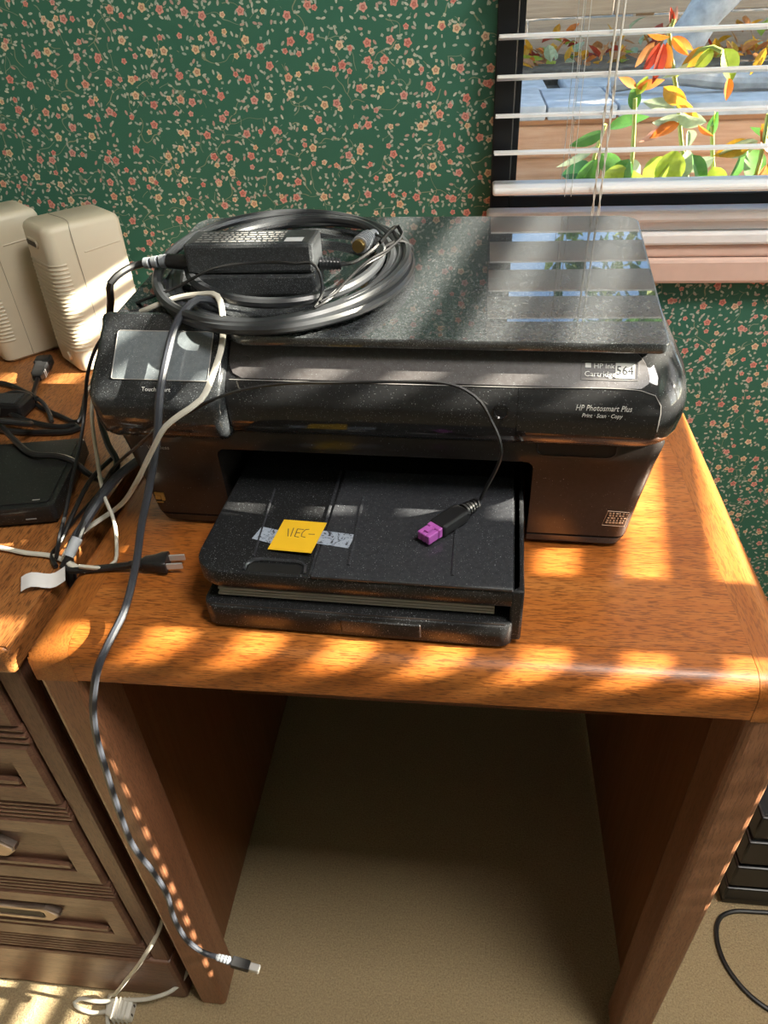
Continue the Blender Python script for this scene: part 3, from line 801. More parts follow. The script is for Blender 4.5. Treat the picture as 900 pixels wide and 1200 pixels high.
bm = bmesh.new(); bm_cyl(bm, (.0530, .004, .020), (.0700, .008, .018), .0052, .0042)
for k in range(6): bm_cyl(bm, (.0555 + k * .0027, .0045 + k * .0006, .0198 - k * .0003), (.0568 + k * .0027, .0048 + k * .0006, .0198 - k * .0003), .0060 - .0002 * k)
from_bm('strain_relief', bm, coil_m, ad, True)
bundle = [(-.112, .600, .945), (-.100, .607, .944), (-.083, .624, .951), (-.076, .640, .956), (-.070, .650, .957), (-.066, .643, .953), (-.074, .606, .951), (-.089, .580, .949), (-.101, .548, .945), (-.109, .528, .941), (-.118, .521, .938)]
bundle2 = [(x + .004, y + .004, z + .003) for x, y, z in bundle[2:]]
dc1 = [(-.118, .521, .938), (-.1135, .530, .944), (-.1165, .545, .956), (-.124, .552, .962), (-.136, .553, .9610), (-.160, .560, .9600), (-.203, .556, .957), (-.240, .556, .941), (-.267, .556, .932), (-.309, .600, .905), (-.328, .600, .890), (-.350, .600, .867), (-.366, .600, .840), (-.380, .600, .803), (-.378, .570, .781), (-.368, .520, .767), (-.362, .490, .758), (-.358, .462, .748), (-.362, .455, .733)]
dc2 = [(-.362, .455, .733), (-.372, .480, .731), (-.371, .507, .733), (-.362, .545, .738), (-.322, .520, .786), (-.268, .478, .838), (-.240, .466, .862), (-.212, .4625, .878), (-.189, .4605, .891), (-.170, .466, .896), (-.138, .472, .899), (-.093, .475, .899), (-.055, .475, .900), (-.018, .474, .900), (-.003, .472, .896), (.009, .468, .888), (.017, .462, .876), (.023, .455, .866), (.025, .450, .857), (.022, .455, .839), (.017, .460, .822), (.012, .476, .796)]
bm = bmesh.new()
for pts in (bundle, bundle2, dc1, dc2): bm_tube(bm, spline(rel(pts, ADO), .005), .0012, 6, .0019)
from_bm('output_cord', bm, blk_rub, ad, True)
# twin thin leads side by side near the plug
pl = empty('output_plug', tuple(Vector((.0055, .474, .7905)) - Vector(ADO)), 0, ad)
pv = (Vector((-.026, .434, .7862)) - Vector((.008, .474, .7900)))
ang = math.atan2(pv.y, pv.x); pl.rotation_euler = (0, 0, ang); pl.scale = (1.34, 1.25, 1.2)
bm = bmesh.new()
for k in range(5): bm_cyl(bm, (-.004 + k * .0026, 0, 0), (-.0025 + k * .0026, 0, 0), .0036 + .0004 * k)
bm_cyl(bm, (-.004, 0, 0), (.010, 0, 0), .0030, .0040)
from_bm('plug_relief', bm, blk_rub, pl, True)
box('plug_body', .0085, .0310, -.0062, .0062, -.0044, .0046, blk_rub, pl, .0015, 2)
bm = bmesh.new(); bm_box(bm, .0310, .0345, -.0052, .0052, -.0036, .0038, .0006, 1)
for yy in (-.0034, 0, .0034): bm_box(bm, .0345, .0425, yy - .0015, yy + .0015, -.0034, .0030, .0004, 1)
bm_box(bm, .0345, .040, -.0015, .0015, .0030, .0042)
from_bm('purple_tip', bm, purple, pl)

# ================================================================== COILED USB CABLE
usb = tag(empty('usb_cable', (-.163, .630, lid_top(-.163, .63))), 'thick dark cable coiled on the printer lid, its end hanging past the left desk leg', 'cable')
UO = usb.location.copy()
pts = []
NT = 4.55; N = int(NT * 28)
for i in range(N + 1):
    t = i / N; a = R(30) - t * NT * 2 * math.pi          # clockwise from the plug at the back right
    turn = t * NT
    k = .72 + .25 * min(1, turn / 2.0) + .035 * math.sin(turn * 2.9 + 1.2)
    cx, cy = -.163 + .004 * math.sin(turn * 1.7), .632 + .004 * math.cos(turn * 2.1)
    x = cx + .108 * k * math.cos(a); y = cy + .131 * k * math.sin(a)
    lift = .0050 + .0040 * (1 + math.sin(turn * 3.1)) * (1 if turn < 3.9 else .3) + .0022 * math.sin(a * 2 + turn)
    lift = max(.0048, lift + (.003 if turn < 1 else 0))
    pts.append(Vector((x, y, lid_top(x, y) + lift)))
# leave the coil under the adapter and run over the display down to the desk
hang = [(-.196, .545, .931), (-.212, .532, .941), (-.225, .515, .931), (-.231, .490, .909), (-.233, .468, .889), (-.237, .4575, .863), (-.248, .446, .825), (-.259, .432, .790), (-.264, .418, .765), (-.268, .388, .741), (-.271, .362, .734), (-.277, .346, .722), (-.292, .343, .683), (-.305, .345, .636), (-.313, .346, .577), (-.320, .347, .512), (-.323, .347, .444), (-.315, .347, .395), (-.311, .347, .347), (-.316, .347, .281), (-.310, .346, .228), (-.295, .345, .205), (-.279, .343, .202)]
# strip coil points so that the tail leaves from the front left
tail0 = pts[-1]
full = pts[::3] + [Vector(h) for h in hang]
bm = bmesh.new(); bm_tube(bm, spline([tuple(p - UO) for p in pts[::2]], .006), .0044, 9)
from_bm('coil', bm, coil_m, usb, True)
bm = bmesh.new(); bm_tube(bm, spline(rel([tuple(pts[-5] - Vector((0, 0, .0))), tuple(pts[-1])] + hang, UO), .006), .0031, 8)
from_bm('cord', bm, blue_cab, usb, True)
def plug_along(p0, p1, parent, name='usb_plug'):
    p0, p1 = Vector(p0), Vector(p1); e = empty(name, tuple(p0 - UO), 0, parent)
    e.rotation_euler = (p1 - p0).to_track_quat('X', 'Z').to_euler(); return e
e = plug_along((-.279, .343, .202), (-.224, .337, .194), usb)
bm = bmesh.new()
for k in range(4): bm_cyl(bm, (.000 + k * .0042, 0, 0), (.0028 + k * .0042, 0, 0), .0042 + .0002 * k)
bm_cyl(bm, (-.002, 0, 0), (.018, 0, 0), .0034, .004); from_bm('plug_relief', bm, grey_rub, e, True)
box('plug_body', .0175, .040, -.0055, .0055, -.0050, .0050, blk_rub, e, .0012, 2)
bm = bmesh.new(); bm_box(bm, .040, .0525, -.0042, .0042, -.0038, .0038, .0008, 1); from_bm('plug_tip', bm, steel, e)
# grey barrel plug with a gilt tip lying inside the coil
p0 = pts[0]; e = plug_along(tuple(p0), (-.118, .585, p0.z + .002), usb, 'coil_plug')
bm = bmesh.new(); bm_cyl(bm, (-.002, 0, 0), (.012, 0, 0), .0052, .0062); bm_cyl(bm, (.012, 0, 0), (.034, 0, 0), .0078, .0074)
for k in range(6): bm_cyl(bm, (.014 + k * .0032, 0, 0), (.0155 + k * .0032, 0, 0), .0083)
from_bm('plug_body', bm, grey_rub, e, True)
bm = bmesh.new(); bm_cyl(bm, (.034, 0, 0), (.0385, 0, 0), .0058, .0055); from_bm('plug_tip', bm, gold, e, True)
# wire tie round the coil at the back right
bm = bmesh.new(); tp = Vector((-.068, .652, lid_top(-.068, .652) + .006))
bm_tube(bm, spline([tuple(tp - UO + Vector(q)) for q in ((-.018, -.004, .002), (-.006, .004, .010), (.006, .010, .010), (.014, .012, .002), (.008, .008, -.004), (-.008, 0, -.004))], .003, True), .0016, 6, closed=True)
bm_tube(bm, spline([tuple(tp - UO + Vector(q)) for q in ((-.012, .014, .010), (-.020, .020, .012), (-.026, .020, .007))], .003), .0022, 6)
from_bm('wire_tie', bm, blk_rub, usb, True)

# ================================================================== MAINS CORD OF THE ADAPTER
pc = tag(empty('mains_cable', (-.30, .46, T)), 'black mains cord from the adapter to a two-blade plug lying on the oak desk', 'cord')
PO = pc.location.copy()
ac = [(-.262, .598, .950), (-.276, .599, .948), (-.289, .598, .946), (-.297, .588, .944), (-.305, .578, .938), (-.313, .585, .920), (-.332, .602, .888), (-.358, .618, .840), (-.365, .600, .803), (-.343, .560, .788), (-.325, .535, .781), (-.329, .510, .772), (-.339, .490, .760), (-.342, .468, .748), (-.347, .452, .738), (-.352, .446, .7315), (-.344, .443, .7300), (-.323, .446, .7302), (-.301, .449, .7315), (-.288, .449, .734)]
bm = bmesh.new(); bm_tube(bm, spline(rel(ac, PO), .006), .0032, 8); from_bm('cord', bm, blk_rub, pc, True)
bm = bmesh.new(); bm_cyl(bm, tuple(Vector((-.2335, .594, .949)) - PO), tuple(Vector((-.258, .597, .950)) - PO), .0068, .0060); from_bm('adapter_plug', bm, blk_rub, pc, True)
bm = bmesh.new()
for k in range(3): bm_cyl(bm, tuple(Vector((-.260 - k * .0075, .5975, .950 - k * .0008)) - PO), tuple(Vector((-.2645 - k * .0075, .598, .9495 - k * .0008)) - PO), .0056 - .0004 * k)
from_bm('strain_relief', bm, grey_rub, pc, True)
e = empty('mains_plug', tuple(Vector((-.289, .449, .7345)) - PO), R(8), pc); e.scale = (.78, .9, .9)
bm = bmesh.new()
for k in range(5): bm_cyl(bm, (k * .0030, 0, 0), (.0020 + k * .0030, 0, 0), .0040 + .0005 * k)
bm_cyl(bm, (-.002, 0, 0), (.016, 0, 0), .0036, .0056); from_bm('plug_relief', bm, blk_rub, e, True)
loft('plug_body', [[(x, y * s_, z * t_) for y, z in rrect(-.0095, .0095, -.0068, .0072, .003, 3)] for x, s_, t_ in ((.0145, .62, .75), (.0165, .70, .82), (.026, .78, .85), (.034, 1.12, .95), (.0405, 1.15, 1.0), (.0415, 1.1, .95))], blk_rub, e)
for yy in (-.0064, .0064): box('blade', .0415, .0590, yy - .0008, yy + .0008, -.0030, .0034, steel, e)
# printed white sleeve and paper flag on the cord
bm = bmesh.new(); bm_cyl(bm, tuple(Vector((-.3425, .466, .7480)) - PO), tuple(Vector((-.3470, .4515, .7385)) - PO), .0048, .0048, 12); from_bm('printed_sleeve', bm, plain('sleeve_white', (.45, .48, .52), .5), pc, True)
bm = bmesh.new(); vs = []
for i in range(9):
    u = i / 8
    x = -.380 + .034 * u; y = .427 + .014 * u; z = T + .0085 + .003 * math.sin(u * 7)
    vs.append((bm.verts.new((x - PO.x, y - PO.y, z - PO.z)), bm.verts.new((x + .006 - PO.x, y - .014 - PO.y, z - .0035 - PO.z)), bm.verts.new((x - PO.x, y - PO.y, z - .0004 - PO.z)), bm.verts.new((x + .006 - PO.x, y - .014 - PO.y, z - .0039 - PO.z))))
for a, b_ in zip(vs, vs[1:]): 
    bm.faces.new((a[0], b_[0], b_[1], a[1])); bm.faces.new((a[2], a[3], b_[3], b_[2])); bm.faces.new((a[0], a[2], b_[2], b_[0])); bm.faces.new((a[1], b_[1], b_[3], a[3]))
bm.faces.new((vs[0][0], vs[0][1], vs[0][3], vs[0][2])); bm.faces.new((vs[-1][0], vs[-1][2], vs[-1][3], vs[-1][1]))
from_bm('paper_flag', bm, plain('flag_white', (.74, .72, .72), .7), pc, True)

# ================================================================== WHITE CORD LOOPED OVER THE DISPLAY
wh = tag(empty('white_phone_cord', (-.34, .45, T)), 'off-white flat cord looping over the printer display and down to the left desk', 'cord')
WO = wh.location.copy()
w1 = [(-.80, .62, .715), (-.775, .60, .729), (-.70, .53, .7290), (-.60, .49, .7290), (-.50, .478, .7290), (-.427, .471, .7290), (-.398, .465, .7290), (-.373, .462, .7295), (-.354, .455, .7300), (-.338, .447, .7290), (-.330, .444, .7290)]
w2 = [(-.330, .444, .7290), (-.343, .446, .7320), (-.353, .455, .7360), (-.353, .468, .7370), (-.351, .485, .7380), (-.342, .500, .7400), (-.326, .508, .7480), (-0.260, 0.447, 0.824), (-0.237, 0.441, 0.857), (-0.220, 0.440, 0.880), (-0.207, 0.443, 0.889), (-0.193, 0.450, 0.897), (-.191, .4780, .904), (-.189, .503, .917), (-.192, .523, .931), (-.198, .536, .942), (-.215, .545, .940), (-.240, .549, .935), (-.259, .546, .929), (-.285, .560, .915), (-.315, .575, .890), (-.344, .580, .850), (-.348, .560, .825), (-.340, .530, .788), (-.329, .505, .768), (-.316, .487, .752), (-.312, .474, .738), (-.309, .458, .7290), (-.313, .448, .7290), (-.322, .444, .7330), (-.334, .443, .7350)]
bm = bmesh.new()
for q in (w1, w2): bm_tube(bm, spline(rel(q, WO), .006), .0026, 8, .0018)
from_bm('cord', bm, white_cab, wh, True)

# ================================================================== BLACK ROUTER AND LEFT TANGLE
rt = tag(empty('router_box', (-.388, .512, T), R(11)), 'flat black router box on the left cabinet top under the tangled cables', 'router')
slab('case', rrect(-.17, 0, 0, .126, .006, 3), .004, .0225, router_m, rt, .0015)
slab('cover', rrect(-.163, -.006, .006, .120, .004, 3), .0225, .0240, router_m, rt, .0008)
box('plinth', -.166, -.004, .004, .122, .0, .004, dark_in, rt)
box('front_mark', -.030, -.020, -.0004, .001, .0085, .0095, grey_p, rt)
box('maker_mark', -.022, -.015, .009, .0105, .0239, .0242, grey_p, rt)

def cable(name, label, pts, r_, mat, plug=None, ry=None, group=None):
    o = Vector(pts[0]); t = tag(empty(name, tuple(o)), label, 'cable', group)
    bm = bmesh.new(); bm_tube(bm, spline(rel(pts, o), .006), r_, 8, ry); from_bm('cord', bm, mat, t, True)
    return t, o
t, o = cable('appliance_cord', 'black cord with a grey-ribbed connector lying in front of the beige speaker', [(-.561, .806, .7335), (-.552, .782, .7330), (-.540, .752, .7315), (-.524, .735, .7300), (-.500, .721, .7295), (-.478, .708, .7300), (-.462, .699, .7300), (-.454, .697, .7320), (-.455, .715, .738), (-.463, .742, .742), (-.470, .775, .740), (-.478, .800, .734)], .0030, blk_rub)
d = Vector((-.575, .862, .737)) - Vector((-.561, .806, .7335))
e = empty('connector', (0, 0, 0), 0, t); e.rotation_euler = d.to_track_quat('X', 'Z').to_euler()
bm = bmesh.new()
for k in range(5): bm_box(bm, .004 + k * .0052, .0078 + k * .0052, -.0085, .0085, -.0045, .0055, .0006, 1)
from_bm('connector_ribs', bm, plain('pale_ribbed_rubber', (.42, .43, .45), .5), e)
loft('connector_body', [[(x, y * s_, z * s_) for y, z in rrect(-.0105, .0105, -.0060, .0085, .003, 3)] for x, s_ in ((-.004, .5), (.004, .8), (.010, .8), (.029, .86), (.031, 1.0), (.046, 1.0), (.047, .92))], blk_rub, e)
cable('loose_cable', 'thin black cable crossing the cabinet top beside the small black plug', [(-.83, .95, .60), (-.815, .93, .715), (-.78, .89, .7305), (-.72, .82, .7300), (-.64, .797, .7295), (-.609, .796, .7300), (-.588, .788, .7300), (-.559, .769, .7310), (-.540, .752, .7365), (-.525, .738, .7390)], .0033, blk_rub, group=None)
cable('loose_cable', 'grey-sheened black cable curving over the black cord near the speakers', [(-.83, .92, .60), (-.815, .90, .712), (-.78, .86, .7300), (-.72, .79, .7290), (-.66, .772, .7290), (-.590, .762, .7300), (-.572, .764, .7340), (-.541, .750, .7375), (-.515, .732, .7372), (-.498, .712, .7340), (-.490, .700, .7296)], .0026, coil_m)
cable('loose_cable', 'pair of black cables bending back in a hairpin behind the router', [(-.83, .86, .60), (-.815, .84, .716), (-.78, .81, .7310), (-.70, .76, .7310), (-.62, .745, .7310), (-.567, .724, .7330), (-.534, .703, .7330), (-.502, .691, .7315), (-.473, .686, .7305), (-.455, .690, .7305), (-.449, .685, .7302), (-.456, .678, .7300), (-.493, .674, .7298), (-.525, .675, .7300), (-.60, .690, .7300), (-.72, .73, .7300), (-.78, .78, .7305), (-.815, .80, .714), (-.83, .82, .60)], .0036, blk_rub)
cable('loose_cable', 'ribbed black cable running across the router top towards the printer', [(-.83, .80, .60), (-.816, .78, .717), (-.78, .75, .7320), (-.68, .72, .7370), (-.60, .700, .7560), (-.55, .672, .7620), (-.516, .646, .7575), (-.484, .618, .7555), (-.446, .590, .7545), (-.420, .588, .7545), (-.404, .587, .7500), (-.392, .584, .7385), (-.380, .580, .7335), (-.350, .560, .7440), (-.337, .552, .7600)], .0034, blk_rub)
cable('loose_cable', 'slate black cable bundle diving into the gap between the two desks', [(-.300, .530, .790), (-.318, .516, .780), (-.334, .499, .763), (-.341, .480, .753), (-.3525, .463, .735), (-.3525, .450, .700), (-.3525, .440, .640)], .0042, blue_cab)
cable('loose_cable', 'thin black cable lying right of the router along the cabinet edge', [(-.335, .552, .780), (-.352, .530, .768), (-.366, .505, .745), (-.372, .480, .7295), (-.371, .462, .7295), (-.360, .448, .7295)], .0022, blk_rub)
cable('loose_cable', 'short black cable bunched over the back left of the router', [(-.82, .70, .714), (-.78, .69, .7305), (-.70, .67, .7310), (-.63, .66, .745), (-.585, .655, .758), (-.540, .640, .766), (-.505, .640, .764), (-.490, .655, .752), (-.500, .675, .742), (-.54, .69, .736), (-.66, .70, .7305), (-.78, .72, .7305), (-.818, .73, .714)], .0034, blk_rub)
cable('loose_cable', 'black cable lying flat on the left part of the router', [(-.82, .64, .714), (-.78, .63, .7310), (-.70, .61, .7330), (-.62, .60, .7535), (-.57, .600, .7545), (-.53, .590, .7540), (-.505, .570, .7535), (-.50, .545, .7535), (-.52, .522, .7535), (-.56, .49, .742), (-.60, .455, .7300), (-.68, .44, .7300), (-.78, .44, .7305), (-.818, .44, .714)], .0034, blk_rub)
cable('loose_cable', 'black cable draped from the tangle over the router left corner', [(-.83, .77, .60), (-.816, .75, .717), (-.78, .745, .7305), (-.68, .74, .7310), (-.60, .73, .7330), (-.56, .705, .7480), (-.530, .670, .7600), (-.515, .63, .7600), (-.522, .59, .7580), (-.545, .55, .7535), (-.575, .50, .7420), (-.60, .47, .7300), (-.66, .47, .7295), (-.78, .50, .7300), (-.815, .51, .715), (-.83, .52, .60)], .0030, blk_rub)
sp_ = tag(empty('small_black_plug', (-.552, .724, T)), 'small black plug block under the cables in front of the speakers', 'plug')
box('plug_case', -.026, .022, -.016, .018, .0006, .020, blk_rub, sp_, .004, 2)
box('plug_face', -.018, .014, -.012, .012, .020, .0212, brick_m, sp_)

# ================================================================== BEIGE SPEAKERS
def speaker(loc, label):
    s = tag(empty('desktop_speaker', loc, R(-42)), label, 'speaker', 'beige speakers on the cabinet')
    W2, Dp, H = .042, .100, .186
    def ring(z, ins, lean): 
        return [(x * (1 - .10 * z / H), y + lean, z) for x, y in rrect(-W2 + ins, W2 - ins, -Dp / 2 + ins, Dp / 2 - ins, (.014 - ins * .3, .014 - ins * .3, .008, .008), 5)]
    k = .000
    cab_ = loft('cabinet', [ring(.0008, .004, 0), ring(.004, .001, 0), ring(.02, 0, 0), ring(.10, 0, .002), ring(H - .008, 0, .004), ring(H - .003, .002, .004), ring(H, .006, .004)], beige, s)
    # seam between front bezel and back shell
    tube('seam', [(x * 1.001, -.014 + .002, z) for x, z in ((W2, .004), (W2 * .95, .09), (W2 * .905, H - .006))] + [(W2 * .8, -.010, H + .0002), (-W2 * .8, -.010, H + .0002)], .0004, beige_d, s, 5)
    # ribbed grille wrapping round the front corner
    for i in range(-1, 22):
        z = .036 + i * .0050; f = 1 - .10 * z / H; ln = .004 * z / H
        o = rrect(-W2 * f, W2 * f, -Dp / 2 + ln, Dp / 2, (.014, .014, .008, .008), 5)
        path_ = [(-W2 * f + .004, -Dp / 2 + ln)] if False else [p for p in o[2:12]]
        pts_ = [(x * 1.002, y * 1.002, z) for x, y in path_] + [(W2 * f * 1.003, -Dp / 2 + .022, z)]
        tube('grille_rib', pts_, .0011, beige, s, 5, .0016, .02)
    # slot and knob
    f = .92
    bm = bmesh.new(); bm_loft(bm, [[(x, y, z) for x, z in rrect(-.020, .014, .1585, .1690, .005, 5)] for y in (-Dp / 2 + .0015, -Dp / 2 + .0065)]); from_bm('slot_rim', bm, beige, s, True)
    bm = bmesh.new(); bm_loft(bm, [[(x, y, z) for x, z in rrect(-.018, .012, .1605, .1670, .003, 5)] for y in (-Dp / 2 + .0010, -Dp / 2 + .0045)]); from_bm('slot', bm, plain('slot_dark', (.07, .06, .05), .7), s)
    bm = bmesh.new(); bm_cyl(bm, (.010, -Dp / 2 + .003, .019), (.010, -Dp / 2 - .003, .019), .0062, .0056, 16); from_bm('knob', bm, beige, s, True)
    tube('side_ridge', [(W2 * .915 + .0004, -.002, .150), (W2 * .910 + .0004, .046, .153)], .0009, beige, s, 5)
    box('foot', -.035, .035, -.042, .044, 0, .001, beige_d, s)
    return s
speaker((-.507, .893, T), 'beige plastic speaker standing nearer the printer, striped with sunlight')
speaker((-.632, .922, T), 'beige plastic speaker at the picture edge behind the brighter one')

# ================================================================== FLOOR THINGS
ex = tag(empty('extension_cord', (-.44, .36, 0)), 'white extension cord with its socket end on the carpet before the drawer cabinet', 'cord')
EO = ex.location.copy()
f1 = [(-.352, .42, .26), (-.360, .375, .205), (-.385, .352, .160), (-.425, .348, .090), (-.455, .345, .040), (-.474, .350, .010), (-.470, .330, .0045), (-.455, .305, .0040), (-.43, .27, .004)]
f2 = [(-.352, .40, .060), (-.372, .362, .040), (-.409, .348, .028), (-.446, .346, .018), (-.489, .343, .010), (-.517, .345, .006), (-.523, .340, .0045), (-.512, .334, .0042), (-.490, .331, .0050), (-.468, .334, .0080)]
bm = bmesh.new()
for q in (f1, f2): bm_tube(bm, spline(rel(q, EO), .006), .0028, 8, .0022)
from_bm('cord', bm, white_cab, ex, True)
e = empty('socket_end', tuple(Vector((-.470, .334, .0095)) - EO), R(5), ex)
loft('socket_body', [[(x, y * s_, z * t_) for y, z in rrect(-.0125, .0125, -.0090, .0100, .004, 3)] for x, s_, t_ in ((0, .45, .5), (.006, .7, .8), (.012, .95, 1), (.034, 1, 1), (.036, .95, .95))], plain('white_socket_plastic', (.70, .68, .62), .4), e)
bm = bmesh.new()
for k in range(4): bm_box(bm, .010 + k * .006, .0125 + k * .006, -.0132, .0132, -.0086, .0106, .0006, 1)
from_bm('socket_ribs', bm, white_cab, e)
for yy in (-.0055, .0055): box('slot', .0355, .0366, yy - .001, yy + .001, -.003, .004, pewter_d, e)

rb = tag(empty('ridged_black_box', (.50, .66, 0)), 'black plastic box with stepped ridges on the carpet right of the desk', 'box')
for k, (z0, z1, ins) in enumerate(((0, .016, .004), (.018, .052, .0), (.052, .060, .005), (.060, .112, .0), (.112, .122, .006), (.122, .178, .0), (.178, .186, .005), (.186, .236, .002))):
    box('tier' if ins == 0 else 'groove_band', -.105 + ins, .16 - ins, -.105 + ins, .10 - ins, z0, z1, ridged_m if ins < .005 else dark_in, rb, .003 if ins < .005 else 0, 2)
box('front_mark', -.030, -.015, -.1058, -.1045, .092, .095, grey_p, rb)
fc = [(1.12, .80, .0035), (.95, .70, .0035), (.75, .545, .0035), (.62, .530, .0035), (.52, .535, .0035), (.472, .548, .0035), (.441, .548, .0035), (.413, .546, .0035), (.391, .535, .0035), (.380, .511, .0035), (.381, .477, .0035), (.394, .449, .0035), (.411, .430, .0035), (.440, .412, .0035), (.50, .38, .0035), (.62, .30, .0035), (.80, .10, .0035), (1.0, -.4, .0035)]
tag(tube('floor_cable', fc, .0032, blk_rub), 'single black cable curving across the beige carpet at lower right', 'cable')

# ================================================================== OUTSIDE
def terracotta_mat():
    b = NB('terracotta_render'); v = b.obj(); f = b.noise(b.mapping(v, (1.2, 1, 14)), 3, 4, .6); g = b.noise(v, 40, 4)
    c = b.ramp(f, [(.3, (.50, .22, .10)), (.5, (.66, .32, .165)), (.7, (.74, .42, .25))])
    b.set(color=b.mix(b.math('MULTIPLY', g, .3), c, (.60, .40, .28)), rough=.85, normal=b.bump(g, .4, .004)); return b.m
terra = terracotta_mat()
stone = plain('grey_paving', (.47, .46, .46), .8, var=.22, scale=14, bump=.3)
soil = plain('leaf_soil', (.13, .10, .07), .95, var=.5, scale=30, bump=.6)
outg = plain('grey_garden_ground', (.38, .34, .30), .9, var=.25, scale=9, bump=.4)
bark = plain('pale_grey_bark', (.42, .39, .37), .85, var=.25, scale=22, bump=.6)
log_m = plain('weathered_branch', (.40, .36, .33), .85, var=.3, scale=18, bump=.5)
def fence_mat():
    b = NB('tan_fence_board'); v = b.obj(); oi = b.n('ShaderNodeObjectInfo')
    f = b.noise(b.mapping(v, (2, 30, 30)), 2.5, 4, .6, .6)
    c = b.ramp(f, [(.3, (.46, .27, .155)), (.55, (.60, .37, .215)), (.75, (.68, .46, .29))])
    b.set(color=b.mix(b.math('MULTIPLY', oi.outputs['Random'], .35), c, (.42, .33, .26)), rough=.8, normal=b.bump(f, .3, .003)); return b.m
fence_m = fence_mat()
struct(box('ground', -6, 9, 1.20, 3.06, .38, .44, outg))
rw = tag(empty('retaining_wall', (0, 3.0, .44)), 'terracotta garden retaining wall with pale grey paving slabs on top outside the window', 'wall')  # low retaining wall with a paved top
box('wall_face', -5, 8, .03, .30, 0, .235, terra, rw, .004, 1)
box('wall_course', -5, 8, .010, .06, .105, .215, terra, rw, .010, 2)
box('wall_bed', -5, 8, .30, .93, 0, .235, soil, rw)
xs = [-3.2, -2.55, -1.9, -1.25, -.62, -.02, .25, .50, 1.12, 1.75, 2.4, 3.0, 3.65, 4.3]
for i, (a, b_) in enumerate(zip(xs, xs[1:])):
    bm = bmesh.new(); bm_box(bm, a + .004, b_ - .004, -.015, .46 + random.uniform(-.004, .004), .236, .282 + random.uniform(-.003, .003), .006, 2)
    from_bm('paving_slab', bm, stone, rw, True)
    bm = bmesh.new(); o_ = random.uniform(-.12, .12); bm_box(bm, a + o_ + .004, b_ + o_ - .004, .468, .93, .236, .281 + random.uniform(-.003, .003), .006, 2)
    from_bm('paving_slab', bm, stone, rw, True)
struct(box('ground', -6, 9, 3.94, 12, .38, .735, soil))
# leaf litter along the fence foot
LEAFC = dict(red=(.40, .045, .02), orange=(.70, .20, .03), amber=(.72, .36, .03), lime=(.42, .52, .06), green=(.10, .26, .05), deep=(.05, .16, .06), pale=(.48, .56, .36), rust=(.50, .22, .08), pink=(.62, .30, .22))
def leafmat(k, c):
    b = NB('leaf_' + k); v = b.obj(); f = b.noise(v, 60, 3)
    cc = b.ramp(f, [(.3, tuple(x * .75 for x in c)), (.7, tuple(min(1, x * 1.15) for x in c))])
    b.set(color=cc, rough=.42, spec=.5)
    tr = b.n('ShaderNodeBsdfTranslucent'); b.l(cc, tr.inputs[0]); mx = b.n('ShaderNodeMixShader'); mx.inputs[0].default_value = .40
    b.l(b.b.outputs[0], mx.inputs[1]); b.l(tr.outputs[0], mx.inputs[2]); b.l(mx.outputs[0], b.out.inputs[0]); return b.m
LM = {k: leafmat(k, c) for k, c in LEAFC.items()}
def leaf_verts(L_, W_, fold, droop, n_=6):
    V, F = [], []
    for i in range(n_ + 1):
        t = i / n_; hw = W_ / 2 * math.sin(math.pi * t ** .8) ** .85 if 0 < i < n_ else 0.0004
        z = -droop * L_ * t * t
        V += [(t * L_, -hw, z + fold * hw), (t * L_, 0, z), (t * L_, hw, z + fold * hw)]
    for i in range(n_):
        a = i * 3; F += [(a, a + 3, a + 4, a + 1), (a + 1, a + 4, a + 5, a + 2)]
    return V, F
bm = bmesh.new(); rnd = random.Random(9)
litm = [LM['amber'], LM['rust'], LM['orange'], LM['pale'], LM['red'], LM['lime']]
for i in range(900):
    x = rnd.uniform(-2.5, 3.6); y = rnd.betavariate(1.4, 1.6) * .56 + 3.96
    V, F = leaf_verts(rnd.uniform(.05, .10), rnd.uniform(.03, .055), rnd.uniform(.2, .8), rnd.uniform(-.3, .5), 4)
    mt = Matrix.Translation((x, y, .740 + max(0, y - 4.25) * .35 + rnd.uniform(0, .02))) @ Matrix.Rotation(rnd.uniform(0, 6.28), 4, 'Z') @ Matrix.Rotation(rnd.uniform(-1.1, .5), 4, 'Y') @ Matrix.Rotation(rnd.uniform(-.8, .8), 4, 'X')
    vs = [bm.verts.new(mt @ Vector(v)) for v in V]; mi = rnd.choice([0, 0, 1, 1, 2, 3, 4, 5])
    for f in F: bm.faces.new([vs[j] for j in f]).material_index = mi
me = bpy.data.meshes.new('leaf_litter'); bm.to_mesh(me); bm.free()
for m in litm: me.materials.append(m)
tag(link('leaf_litter', me), 'dry yellow and rust fallen leaves along the fence foot outside', 'leaves', kind='stuff')

fence = tag(empty('board_fence', (0, 4.60, .73)), 'tan board fence with staggered joints behind the fallen leaves', 'fence')
bh = .165
for r_ in range(7):
    x = -3.5 + (r_ % 3) * .43
    while x < 4.6:
        L_ = rnd.choice((1.25, 1.4, 1.1))
        o = box('board', x + .004, x + L_ - .004, rnd.uniform(-.004, .004), .03, r_ * bh + .005, (r_ + 1) * bh - .005, fence_m, fence, .004, 1); x += L_
for px_ in (-3.2, -1.2, .8, 2.8, 4.6): box('post', px_, px_ + .09, .032, .12, 0, 1.25, fence_m, fence)

